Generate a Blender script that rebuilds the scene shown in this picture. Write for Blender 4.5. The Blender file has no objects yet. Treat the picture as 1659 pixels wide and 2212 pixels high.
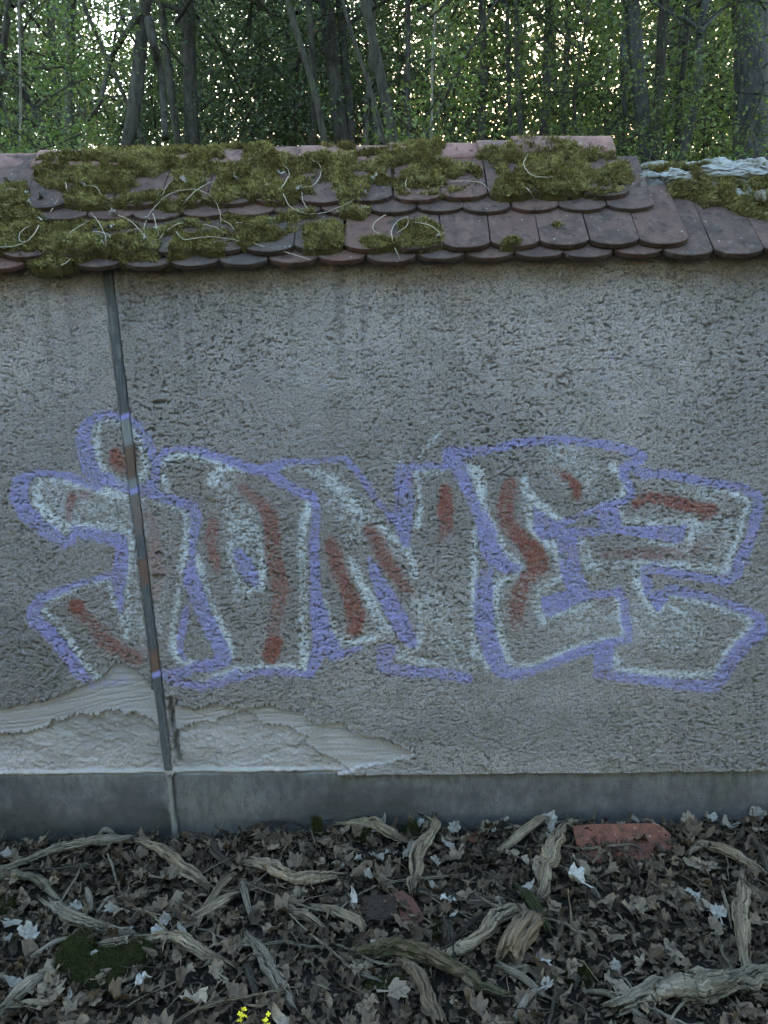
import bpy, math, random
import numpy as np
from mathutils import Vector, Matrix

R = math.radians
random.seed(7)
rng = np.random.default_rng(7)

# ------------------------------------------------------------------ camera
scene = bpy.context.scene
PITCH, YAW, ROLL = R(12.0), R(0.94), R(-1.1)
CAM = Vector((0.0, -3.0, 2.10))
FPX, CX, CY = 1662.0, 829.5, 1106.0          # focal length and centre in units of a 1659 x 2212 picture
cam_data = bpy.data.cameras.new('camera')
cam = bpy.data.objects.new('camera', cam_data)
scene.collection.objects.link(cam)
cam_data.sensor_fit = 'VERTICAL'
cam_data.angle = 2 * math.atan(CY / FPX)
cam_data.clip_start, cam_data.clip_end = 0.05, 3000
CROT = Matrix.Rotation(YAW, 3, 'Z') @ Matrix.Rotation(R(90) - PITCH, 3, 'X') @ Matrix.Rotation(ROLL, 3, 'Z')
cam.matrix_world = Matrix.Translation(CAM) @ CROT.to_4x4()
scene.camera = cam

# ------------------------------------------------------------------ sky, sun, exposure
SUN_EL, SUN_AZ = R(3.0), R(10.0)             # dusk: the sun is low behind the wood
world = bpy.data.worlds.new('World')
scene.world = world
world.use_nodes = True
wn = world.node_tree
bg = wn.nodes['Background']
sky = wn.nodes.new('ShaderNodeTexSky')
sky.sky_type = 'NISHITA'
sky.sun_disc = False
sky.sun_elevation = SUN_EL
sky.sun_rotation = SUN_AZ
sky.air_density, sky.dust_density, sky.ozone_density = 1.0, 1.2, 1.22
wn.links.new(sky.outputs[0], bg.inputs[0])
bg.inputs[1].default_value = 0.15
sun_data = bpy.data.lights.new('sun', 'SUN')
sun_data.energy, sun_data.angle, sun_data.color = 0.5, R(10), (1.0, 0.66, 0.45)
sun = bpy.data.objects.new('sun', sun_data)
scene.collection.objects.link(sun)
sd = Vector((math.sin(SUN_AZ) * math.cos(SUN_EL), math.cos(SUN_AZ) * math.cos(SUN_EL), math.sin(SUN_EL)))
sun.rotation_euler = sd.to_track_quat('Z', 'Y').to_euler()
vs = scene.view_settings
vs.view_transform, vs.look, vs.gamma, vs.use_curve_mapping = 'Standard', 'None', 1.0, False
vs.exposure = 5.2
scene.cycles.max_bounces = 4
scene.cycles.diffuse_bounces = 2
scene.cycles.transparent_max_bounces = 8
scene.cycles.use_adaptive_sampling = True
scene.cycles.adaptive_threshold = 0.025

# ------------------------------------------------------------------ helpers
def ray(px, py):
    d = CROT @ Vector(((px - CX) / FPX, -(py - CY) / FPX, -1.0))
    return d
def on_y(px, py, y=0.0):
    d = ray(px, py); t = (y - CAM.y) / d.y
    return CAM + d * t
def on_z(px, py, z=0.0):
    d = ray(px, py); t = (z - CAM.z) / d.z
    return CAM + d * t
def pxscale(p):                      # metres per picture unit at world point p
    v = CROT.transposed() @ (Vector(p) - CAM)
    return -v.z / FPX
def conv(x0, y0, w):                 # an enlarged view of the photograph (native x0,y0, native width w) -> picture units
    k = w / 1659.0 * 0.54861
    def f(x, y): return (x0 * 0.54861 + x * k, y0 * 0.54861 + y * k)
    f.k = k
    return f

col = scene.collection
def link(o, parent=None):
    col.objects.link(o)
    if parent is not None: o.parent = parent
    return o
def tag(o, label=None, cat=None, group=None, kind=None):
    if label: o['label'] = label
    if cat: o['category'] = cat
    if group: o['group'] = group
    if kind: o['kind'] = kind
    return o
def empty(name, loc=(0, 0, 0), parent=None):
    o = bpy.data.objects.new(name, None); o.location = loc; o.empty_display_size = 0.1
    return link(o, parent)
def fast_mesh(name, V, F, smooth=True, attrs=None, fattrs=None, uv=None):
    V = np.asarray(V, np.float32); F = np.asarray(F, np.int32)
    me = bpy.data.meshes.new(name)
    n, k = F.shape
    me.vertices.add(len(V)); me.vertices.foreach_set('co', V.ravel())
    me.loops.add(n * k); me.loops.foreach_set('vertex_index', F.ravel())
    me.polygons.add(n); me.polygons.foreach_set('loop_start', np.arange(0, n * k, k, dtype=np.int32))
    if smooth: me.polygons.foreach_set('use_smooth', np.ones(n, bool))
    for nm, a in (attrs or {}).items():
        at = me.attributes.new(nm, 'FLOAT', 'POINT'); at.data.foreach_set('value', np.asarray(a, np.float32))
    for nm, a in (fattrs or {}).items():
        at = me.attributes.new(nm, 'FLOAT', 'FACE'); at.data.foreach_set('value', np.asarray(a, np.float32))
    if uv is not None:
        l = me.uv_layers.new(name='UVMap'); l.data.foreach_set('uv', np.asarray(uv, np.float32)[F.ravel()].ravel())
    me.update(calc_edges=True); me.validate()
    return me
def obj(name, me, mat=None, parent=None):
    if mat is not None and not me.materials: me.materials.append(mat)
    return link(bpy.data.objects.new(name, me), parent)
def py_mesh(name, V, F, smooth=False):
    me = bpy.data.meshes.new(name); me.from_pydata([tuple(v) for v in V], [], F); me.update()
    if smooth: me.polygons.foreach_set('use_smooth', np.ones(len(me.polygons), bool))
    return me

# value noise on numpy arrays
_tabs = {}
def vnoise(x, y, seed=0):
    t = _tabs.get(seed)
    if t is None:
        t = np.random.default_rng(seed + 100).random((256, 256)).astype(np.float32); _tabs[seed] = t
    xi = np.floor(x).astype(np.int64); yi = np.floor(y).astype(np.int64)
    fx = x - xi; fy = y - yi
    fx = fx * fx * (3 - 2 * fx); fy = fy * fy * (3 - 2 * fy)
    a = t[xi & 255, yi & 255]; b = t[(xi + 1) & 255, yi & 255]; c = t[xi & 255, (yi + 1) & 255]; d = t[(xi + 1) & 255, (yi + 1) & 255]
    return ((a * (1 - fx) + b * fx) * (1 - fy) + (c * (1 - fx) + d * fx) * fy) * 2 - 1
def fbm(x, y, seed=0, oct=4, gain=0.5):
    s = 0; a = 1.0; f = 1.0; n = 0
    for i in range(oct):
        s = s + a * vnoise(x * f + 17.3 * i, y * f + 5.1 * i, seed + i); n += a; a *= gain; f *= 2.03
    return s / n
def smooth01(x, a, b):
    t = np.clip((x - a) / (b - a), 0, 1); return t * t * (3 - 2 * t)
def inside(px, py, poly):
    res = np.zeros(px.shape, bool)
    n = len(poly)
    for i in range(n):
        x1, y1 = poly[i]; x2, y2 = poly[(i + 1) % n]
        if y1 == y2: continue
        c = ((y1 > py) != (y2 > py)) & (px < (x2 - x1) * (py - y1) / (y2 - y1) + x1)
        res ^= c
    return res

# ------------------------------------------------------------------ materials
class NT:
    def __init__(s, name):
        s.m = bpy.data.materials.new(name); s.m.use_nodes = True
        s.t = s.m.node_tree; s.b = s.t.nodes['Principled BSDF']; s.o = s.t.nodes['Material Output']
        s.b.inputs['Roughness'].default_value = 0.85
        s.b.inputs['Specular IOR Level'].default_value = 0.25
    def n(s, typ, ins=None, **props):
        nd = s.t.nodes.new(typ)
        for k, v in props.items(): setattr(nd, k, v)
        for k, v in (ins or {}).items(): s.set(nd.inputs[k], v)
        return nd
    def set(s, sock, v):
        if isinstance(v, bpy.types.NodeSocket): s.t.links.new(v, sock)
        elif isinstance(v, (tuple, list)) and len(v) == 3 and sock.type == 'RGBA': sock.default_value = (*v, 1)
        else: sock.default_value = v
    def noise(s, scale, detail=4, rough=0.55, vec=None, dist=0.0):
        nd = s.n('ShaderNodeTexNoise', {'Scale': scale, 'Detail': detail, 'Roughness': rough, 'Distortion': dist})
        if vec is not None: s.set(nd.inputs['Vector'], vec)
        return nd.outputs['Fac']
    def voro(s, scale, vec=None, feature='F1'):
        nd = s.n('ShaderNodeTexVoronoi', {'Scale': scale}, feature=feature)
        if vec is not None: s.set(nd.inputs['Vector'], vec)
        return nd
    def ramp(s, fac, a, b, lo=0.0, hi=1.0, typ='SMOOTHSTEP'):
        return s.n('ShaderNodeMapRange', {'Value': fac, 'From Min': a, 'From Max': b, 'To Min': lo, 'To Max': hi}, interpolation_type=typ, clamp=True).outputs[0]
    def mix(s, fac, a, b, mode='MIX'):
        nd = s.n('ShaderNodeMix', data_type='RGBA', blend_type=mode)
        s.set(nd.inputs[0], fac); s.set(nd.inputs[6], a); s.set(nd.inputs[7], b)
        return nd.outputs[2]
    def math(s, op, a, b=0.5, clamp=False):
        nd = s.n('ShaderNodeMath', {0: a, 1: b}, operation=op); nd.use_clamp = clamp
        return nd.outputs[0]
    def attr(s, name): return s.n('ShaderNodeAttribute', attribute_name=name).outputs['Fac']
    def geo(s): return s.n('ShaderNodeNewGeometry').outputs['Position']
    def objc(s): return s.n('ShaderNodeTexCoord').outputs['Object']
    def uv(s): return s.n('ShaderNodeTexCoord').outputs['UV']
    def rnd(s): return s.n('ShaderNodeObjectInfo').outputs['Random']
    def scalev(s, vec, sc):
        return s.n('ShaderNodeMapping', {'Vector': vec, 'Scale': sc}).outputs[0]
    def addv(s, vec, f, k):
        v = s.n('ShaderNodeCombineXYZ', {0: f, 1: f, 2: f}).outputs[0]
        return s.n('ShaderNodeVectorMath', {0: vec, 1: s.n('ShaderNodeVectorMath', {0: v, 1: (k, k, k)}, operation='MULTIPLY').outputs[0]}, operation='ADD').outputs[0]
    def bump(s, h, dist, strength=1.0, normal=None):
        nd = s.n('ShaderNodeBump', {'Height': h, 'Distance': dist, 'Strength': strength})
        if normal is not None: s.set(nd.inputs['Normal'], normal)
        s.t.links.new(nd.outputs[0], s.b.inputs['Normal']); return nd.outputs[0]
    def col(s, c): s.set(s.b.inputs['Base Color'], c)
    def rough(s, v): s.set(s.b.inputs['Roughness'], v)

def mat_plaster():
    m = NT('rough_plaster'); p = m.geo()
    big = m.attr('tone'); mid = m.attr('mottle'); fine = m.noise(120, 2, 0.6, p)
    c = m.mix(m.ramp(big, 0.35, 0.65), (0.31, 0.278, 0.282), (0.42, 0.38, 0.385))
    c = m.mix(m.ramp(mid, 0.45, 0.75, 0, 0.45), c, (0.27, 0.25, 0.22))
    c = m.mix(m.ramp(fine, 0.35, 0.7, 0, 0.55), (0.20, 0.19, 0.175), c) if False else m.mix(m.ramp(fine, 0.34, 0.55, 0.6, 0), c, (0.15, 0.14, 0.14))
    # deeper pits, scratches and hollows: grime plus relief shade painted into the colour
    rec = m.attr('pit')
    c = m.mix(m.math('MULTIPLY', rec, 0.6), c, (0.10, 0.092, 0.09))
    # reddish patches of old overspray
    red = m.attr('rust')
    c = m.mix(m.ramp(red, 0.56, 0.74, 0, 0.2), c, (0.30, 0.20, 0.17))
    # drip stains and broad darker areas low on the wall, as an attribute
    c = m.mix(m.attr('dirt_dark'), c, (0.10, 0.10, 0.095))
    c = m.mix(m.attr('pale'), c, (0.335, 0.328, 0.345))
    # black aggregate grains, then white quartz grains with their sparkle painted in
    vb = m.voro(150, p); spot = m.ramp(vb.outputs['Distance'], 0.2, 0.38, 1, 0)
    sel = m.ramp(m.n('ShaderNodeSeparateColor', {0: vb.outputs['Color']}).outputs[0], 0.91, 0.92)
    c = m.mix(m.math('MULTIPLY', m.math('MULTIPLY', spot, sel), m.math('SUBTRACT', 1.0, m.math('MULTIPLY', m.attr('under'), 0.8))), c, (0.025, 0.026, 0.03))
    # spray paint, thin on the walls of the pits
    cover = m.math('SUBTRACT', 1.0, m.math('MULTIPLY', rec, 0.85), True)
    brk = m.noise(70, 2, 0.6, p)
    def lay(c, name, colr, lo=0.22, hi=0.85):
        a = m.math('ADD', m.attr(name), m.math('MULTIPLY', m.math('SUBTRACT', brk, 0.5), 1.9))
        f = m.math('MULTIPLY', m.ramp(a, lo, hi), cover)
        return m.mix(f, c, colr)
    c = lay(c, 'white', (0.55, 0.585, 0.65), 0.10, 1.12)
    c = lay(c, 'red', (0.22, 0.078, 0.058), 0.10, 1.12)
    c = lay(c, 'violet', (0.27, 0.255, 0.52), 0.06, 1.2)
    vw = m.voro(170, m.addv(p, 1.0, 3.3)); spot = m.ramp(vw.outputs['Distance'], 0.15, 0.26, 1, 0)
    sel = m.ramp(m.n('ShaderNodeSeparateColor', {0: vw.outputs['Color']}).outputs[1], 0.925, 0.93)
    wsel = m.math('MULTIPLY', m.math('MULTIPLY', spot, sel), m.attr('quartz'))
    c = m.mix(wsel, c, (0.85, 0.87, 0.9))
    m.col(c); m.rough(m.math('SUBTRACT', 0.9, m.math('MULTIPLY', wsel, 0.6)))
    m.bump(m.noise(190, 2, 0.65, p), 0.007, m.math('SUBTRACT', 1.0, m.math('MULTIPLY', m.attr('under'), 0.75)))
    return m.m
def mat_plinth():
    m = NT('plinth_concrete'); p = m.geo()
    c = m.mix(m.ramp(m.noise(4, 6, 0.65, p), 0.35, 0.65), (0.088, 0.086, 0.099), (0.158, 0.154, 0.172))
    c = m.mix(m.ramp(m.noise(60, 4, 0.6, p), 0.5, 0.75, 0, 0.5), c, (0.11, 0.11, 0.11))
    c = m.mix(m.math('MULTIPLY', m.ramp(m.noise(2.3, 4, 0.6, m.addv(p, 1, 7)), 0.54, 0.68), 0.3), c, (0.10, 0.105, 0.06))
    c = m.mix(m.attr('dirt_dark'), c, (0.03, 0.032, 0.03))
    c = m.mix(m.attr('pale'), c, (0.34, 0.34, 0.33))
    vb = m.voro(75, p); sel = m.ramp(m.n('ShaderNodeSeparateColor', {0: vb.outputs['Color']}).outputs[0], 0.86, 0.87)
    c = m.mix(m.math('MULTIPLY', m.ramp(vb.outputs['Distance'], 0.1, 0.3, 1, 0), sel), c, (0.03, 0.03, 0.03))
    c = m.mix(m.ramp(m.noise(28, 5, 0.7, m.scalev(p, (1, 1, .45))), 0.4, 0.66, 0, 0.55), c, (0.06, 0.062, 0.064))
    m.col(c); m.bump(m.noise(140, 4, 0.7, p), 0.006, 0.9)
    return m.m
def mat_strip():
    m = NT('zinc_strip'); p = m.geo(); ps = m.scalev(p, (30, 30, 3))
    c = m.mix(m.ramp(m.noise(6, 4, 0.6, ps), 0.35, 0.7), (0.055, 0.06, 0.07), (0.10, 0.107, 0.12))
    c = m.mix(m.ramp(m.noise(45, 3, 0.6, p), 0.62, 0.68, 0, 0.5), c, (0.2, 0.21, 0.22))
    c = m.mix(m.attr('white'), c, (0.22, 0.225, 0.235))
    c = m.mix(m.attr('red'), c, (0.14, 0.08, 0.062))
    c = m.mix(m.attr('violet'), c, (0.26, 0.25, 0.54))
    m.col(c); m.rough(0.55); m.bump(m.noise(8, 4, 0.6, ps), 0.001, 0.4)
    return m.m
def mat_tile(name, base, dark, red, seedk):
    m = NT(name); p = m.geo(); r = m.rnd()
    q = m.addv(p, r, 9.0)
    c = m.mix(m.ramp(m.noise(14, 5, 0.65, q), 0.35, 0.65), base, dark)
    c = m.mix(m.math('MULTIPLY', m.ramp(r, 0.15, 1.0), 0.55), c, red)
    r2 = m.n('ShaderNodeTexWhiteNoise', {'W': r}, noise_dimensions='1D').outputs['Value']
    c = m.mix(m.ramp(r2, 0.8, 0.98, 0, 0.35 if seedk == 0 else 0.0), c, (0.065, 0.064, 0.064))
    c = m.mix(m.ramp(m.noise(38, 4, 0.7, q), 0.56, 0.7, 0, 0.6), c, (0.125, 0.118, 0.115))       # lichen bloom
    v = m.voro(60, q); sel = m.ramp(m.n('ShaderNodeSeparateColor', {0: v.outputs['Color']}).outputs[0], 0.965, 0.97)
    c = m.mix(m.math('MULTIPLY', m.ramp(v.outputs['Distance'], 0.08, 0.3, 1, 0), sel), c, (0.26, 0.26, 0.255))
    c = m.mix(m.ramp(m.noise(25, 4, 0.7, m.addv(q, 1, 3)), 0.5, 0.72, 0, 0.8), c, (0.03, 0.027, 0.025))
    m.b.inputs['Specular IOR Level'].default_value = 0.08
    m.col(c); m.rough(0.95); m.bump(m.noise(150, 3, 0.6, q), 0.003, 0.9)
    return m.m
def mat_mortar():
    m = NT('lime_mortar'); p = m.geo()
    c = m.mix(m.ramp(m.noise(22, 5, 0.65, p), 0.35, 0.65), (0.12, 0.115, 0.11), (0.27, 0.265, 0.26))
    c = m.mix(m.ramp(m.noise(9, 4, 0.6, p), 0.55, 0.7), c, (0.14, 0.13, 0.11))
    m.col(c); m.bump(m.noise(90, 5, 0.65, p), 0.006, 0.9)
    return m.m
def mat_moss(name, a, b, d):
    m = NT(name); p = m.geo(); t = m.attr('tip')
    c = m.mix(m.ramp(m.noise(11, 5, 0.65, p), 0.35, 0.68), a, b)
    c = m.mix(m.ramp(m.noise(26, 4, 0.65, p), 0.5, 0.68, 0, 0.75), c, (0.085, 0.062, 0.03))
    c = m.mix(m.ramp(t, 0.05, 0.95, 0.92, 0), c, d)  # dark blade feet: brown moss base plus painted shade between the tufts
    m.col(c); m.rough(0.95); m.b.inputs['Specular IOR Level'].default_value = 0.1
    return m.m
def mat_soil():
    m = NT('dark_soil'); p = m.geo()
    c = m.mix(m.ramp(m.noise(18, 6, 0.65, p), 0.35, 0.7), (0.006, 0.0045, 0.0035), (0.018, 0.014, 0.011))
    m.col(c); m.bump(m.noise(90, 5, 0.65, p), 0.01, 0.9)
    return m.m
def mat_leaf_litter(name, cols):
    m = NT(name); p = m.geo(); r = m.attr('shade')
    rr = m.math('FRACT', m.math('ADD', r, m.rnd()))
    cr = m.n('ShaderNodeValToRGB', {'Fac': rr})
    el = cr.color_ramp.elements
    el[0].color = (*cols[0], 1); el[-1].color = (*cols[-1], 1)
    for i, c in enumerate(cols[1:-1]):
        e = el.new((i + 1) / (len(cols) - 1)); e.color = (*c, 1)
    c = m.mix(m.ramp(m.noise(70, 4, 0.65, p), 0.35, 0.7, 0, 0.5), cr.outputs[0], (0.04, 0.033, 0.028))
    m.col(c); m.rough(0.75); m.bump(m.noise(120, 3, 0.6, p), 0.002, 0.6)
    return m.m
def mat_wood(name, a, b, d):
    m = NT(name); uv = m.uv(); r = m.rnd()
    v = m.addv(m.scalev(uv, (22, 7, 1)), r, 31.0)
    g = m.noise(1.6, 6, 0.7, v, 0.3); g2 = m.noise(5.5, 4, 0.7, v)
    c = m.mix(m.ramp(g, 0.38, 0.60), a, b)
    c = m.mix(m.ramp(g2, 0.50, 0.62, 0, 0.85), c, d)
    c = m.mix(m.ramp(m.noise(9, 4, 0.6, m.geo()), 0.55, 0.75, 0, 0.6), c, d)
    c = m.mix(m.attr('crack'), c, tuple(x * .6 for x in d))
    c = m.mix(m.math('MULTIPLY', m.attr('moss'), m.ramp(m.noise(40, 4, 0.6, m.geo()), 0.3, 0.55)), c, (0.035, 0.04, 0.012))
    m.col(c); m.rough(0.9); m.bump(m.math('ADD', g, g2), 0.008, 1.0)
    return m.m
def mat_bark(name, a, b):
    m = NT(name); p = m.objc(); q = m.scalev(p, (1, 1, 0.25))
    c = m.mix(m.ramp(m.noise(22, 6, 0.7, q), 0.35, 0.65), a, b)
    c = m.mix(m.ramp(m.noise(2.5, 4, 0.6, p), 0.5, 0.75, 0, 0.5), c, (0.05, 0.06, 0.035))
    m.col(c); m.rough(0.95); m.bump(m.noise(26, 6, 0.7, q), 0.03, 0.9)
    return m.m
def mat_foliage(name, a, b, trans=0.35):
    m = NT(name); r = m.attr('shade')
    rr = m.math('FRACT', m.math('ADD', m.math('MULTIPLY', r, 0.8), m.math('MULTIPLY', m.rnd(), 0.2)))
    c = m.mix(rr, a, b)
    m.col(c); m.rough(0.6)
    tr = m.n('ShaderNodeBsdfTranslucent', {'Color': m.mix(1.0, c, (1.0, 1.15, 0.6), 'MULTIPLY')})
    mx = m.n('ShaderNodeMixShader', {0: trans, 1: m.b.outputs[0], 2: tr.outputs[0]})
    m.t.links.new(mx.outputs[0], m.o.inputs['Surface'])
    return m.m
def mat_plain(name, c, rough=0.8):
    m = NT(name); p = m.geo()
    m.col(m.mix(m.ramp(m.noise(90, 4, 0.6, p), 0.4, 0.7, 0, 0.5), c, tuple(x * 0.55 for x in c))); m.rough(rough)
    m.bump(m.noise(160, 3, 0.6, p), 0.002, 0.5)
    return m.m

def mat_clay():
    m = NT('broken_clay'); p = m.geo()
    c = m.mix(m.ramp(m.noise(30, 5, 0.7, p), 0.35, 0.65), (0.16, 0.06, 0.042), (0.10, 0.042, 0.032))
    c = m.mix(m.ramp(m.noise(55, 4, 0.7, m.addv(p, 1, 2)), 0.6, 0.68, 0, 0.6), c, (0.30, 0.25, 0.23))
    c = m.mix(m.ramp(m.noise(14, 4, 0.7, m.addv(p, 1, 5)), 0.5, 0.62, 0, 0.75), c, (0.035, 0.024, 0.019))
    m.col(c); m.bump(m.noise(130, 4, 0.65, p), 0.005, 0.9)
    return m.m
M = dict(
    plaster=mat_plaster(), plinth=mat_plinth(), strip=mat_strip(),
    tile=mat_tile('clay_tile', (0.105, 0.071, 0.063), (0.062, 0.046, 0.043), (0.15, 0.08, 0.066), 0),
    ridge=mat_tile('clay_ridge', (0.21, 0.125, 0.115), (0.14, 0.088, 0.082), (0.25, 0.135, 0.118), 1),
    fresh=mat_clay(),
    clay_dark=mat_plain('dirty_clay', (0.085, 0.038, 0.03)),
    mortar=mat_mortar(), soil=mat_soil(), stone=mat_plain('dark_stone', (0.028, 0.019, 0.015)),
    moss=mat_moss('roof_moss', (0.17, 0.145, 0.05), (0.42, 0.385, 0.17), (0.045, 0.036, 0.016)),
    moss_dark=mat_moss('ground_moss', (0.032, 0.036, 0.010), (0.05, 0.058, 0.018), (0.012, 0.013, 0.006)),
    litter=mat_leaf_litter('leaf_litter', [(0.026, 0.016, 0.010), (0.075, 0.05, 0.032), (0.03, 0.019, 0.012), (0.17, 0.126, 0.087), (0.042, 0.026, 0.016), (0.10, 0.07, 0.048), (0.026, 0.017, 0.011)]),
    leaf=mat_leaf_litter('dead_leaf', [(0.095, 0.064, 0.044), (0.18, 0.135, 0.098), (0.10, 0.067, 0.046), (0.27, 0.212, 0.165)]),
    pale_leaf=mat_leaf_litter('pale_dead_leaf', [(0.25, 0.232, 0.215), (0.37, 0.35, 0.33), (0.20, 0.178, 0.158)]),
    grey_leaf=mat_leaf_litter('grey_dead_leaf', [(0.17, 0.15, 0.13), (0.25, 0.235, 0.22), (0.14, 0.12, 0.10)]),
    straw=mat_plain('dry_stalk', (0.36, 0.31, 0.25), 0.6),
    wood=mat_wood('weathered_wood', (0.45, 0.355, 0.26), (0.23, 0.178, 0.128), (0.022, 0.016, 0.012)),
    wood_grey=mat_wood('grey_wood', (0.39, 0.33, 0.268), (0.19, 0.158, 0.126), (0.02, 0.015, 0.012)),
    wood_dark=mat_wood('dark_wood', (0.10, 0.082, 0.065), (0.055, 0.045, 0.036), (0.02, 0.017, 0.014)),
    wood_warm=mat_wood('warm_wood', (0.27, 0.20, 0.14), (0.15, 0.107, 0.074), (0.03, 0.021, 0.016)),
    bark=mat_bark('dark_bark', (0.018, 0.016, 0.014), (0.05, 0.046, 0.041)),
    bark_grey=mat_bark('grey_bark', (0.03, 0.03, 0.031), (0.07, 0.071, 0.073)),
    bark_pale=mat_bark('pale_bark', (0.10, 0.095, 0.088), (0.18, 0.172, 0.16)),
    fol=mat_foliage('spring_foliage', (0.036, 0.055, 0.03), (0.105, 0.135, 0.068)),
    fol_dark=mat_foliage('shrub_foliage', (0.032, 0.05, 0.03), (0.08, 0.11, 0.062)),
    fol_light=mat_foliage('maple_foliage', (0.065, 0.092, 0.034), (0.15, 0.19, 0.078), 0.45),
    petal=mat_plain('yellow_petal', (0.75, 0.62, 0.03), 0.5),
    herb=mat_plain('dark_green_leaf', (0.03, 0.06, 0.035), 0.5),
    wallback=mat_plain('wall_core', (0.3, 0.29, 0.27)),
)

# ------------------------------------------------------------------ ground
XS = np.array([on_y(px, py).x for px, py in ((-500, 1826), (0, 1814), (400, 1802), (800, 1788), (1240, 1776), (1659, 1768), (2200, 1760))])
ZS = np.array([on_y(px, py).z for px, py in ((-500, 1826), (0, 1814), (400, 1802), (800, 1788), (1240, 1776), (1659, 1768), (2200, 1760))])
def gz(x, y):
    x = np.asarray(x, float); y = np.asarray(y, float)
    near = np.exp(-(np.minimum(np.abs(y), 5)) ** 2 / 4)
    b = np.interp(x, XS, ZS) * near
    return b + 0.018 * fbm(x * 3.1 + 40, y * 3.1 + 40, 3, 4) * np.exp(-(y + 0.6) ** 2 / 9) - 0.012
def g1(x, y): return float(gz(np.array([x]), np.array([y]))[0])
def build_ground():
    a = np.concatenate([[-1500, -400, -120, -40, -15, -7, -4.5], np.arange(-3, 3.001, 0.025), [4.5, 7, 15, 40, 120, 400, 1500]])
    b = np.concatenate([[-1500, -400, -120, -40, -15, -8, -5], np.arange(-3.2, 0.06, 0.025), [0.3, 0.7, 2, 5, 10, 25, 60, 150, 400, 1500]])
    X, Y = np.meshgrid(a, b); Z = gz(X, Y)
    Z += 0.012 * fbm(X * 22, Y * 22, 9, 3) * (np.abs(X) < 3) * (Y < 0.1) * (Y > -3.2)
    n, m = X.shape
    I = np.arange(n * m).reshape(n, m)
    F = np.stack([I[:-1, :-1], I[:-1, 1:], I[1:, 1:], I[1:, :-1]], -1).reshape(-1, 4)
    o = obj('ground', fast_mesh('ground', np.stack([X, Y, Z], -1).reshape(-1, 3), F), M['soil'])
    tag(o, kind='structure')
build_ground()

# ------------------------------------------------------------------ the wall: one relief of plaster layers
R1 = conv(0, 1560, 1000); R2 = conv(800, 1700, 1100); R3 = conv(1800, 1700, 1224)
L1 = conv(0, 2550, 1000); L2 = conv(1000, 2650, 1000)

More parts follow.
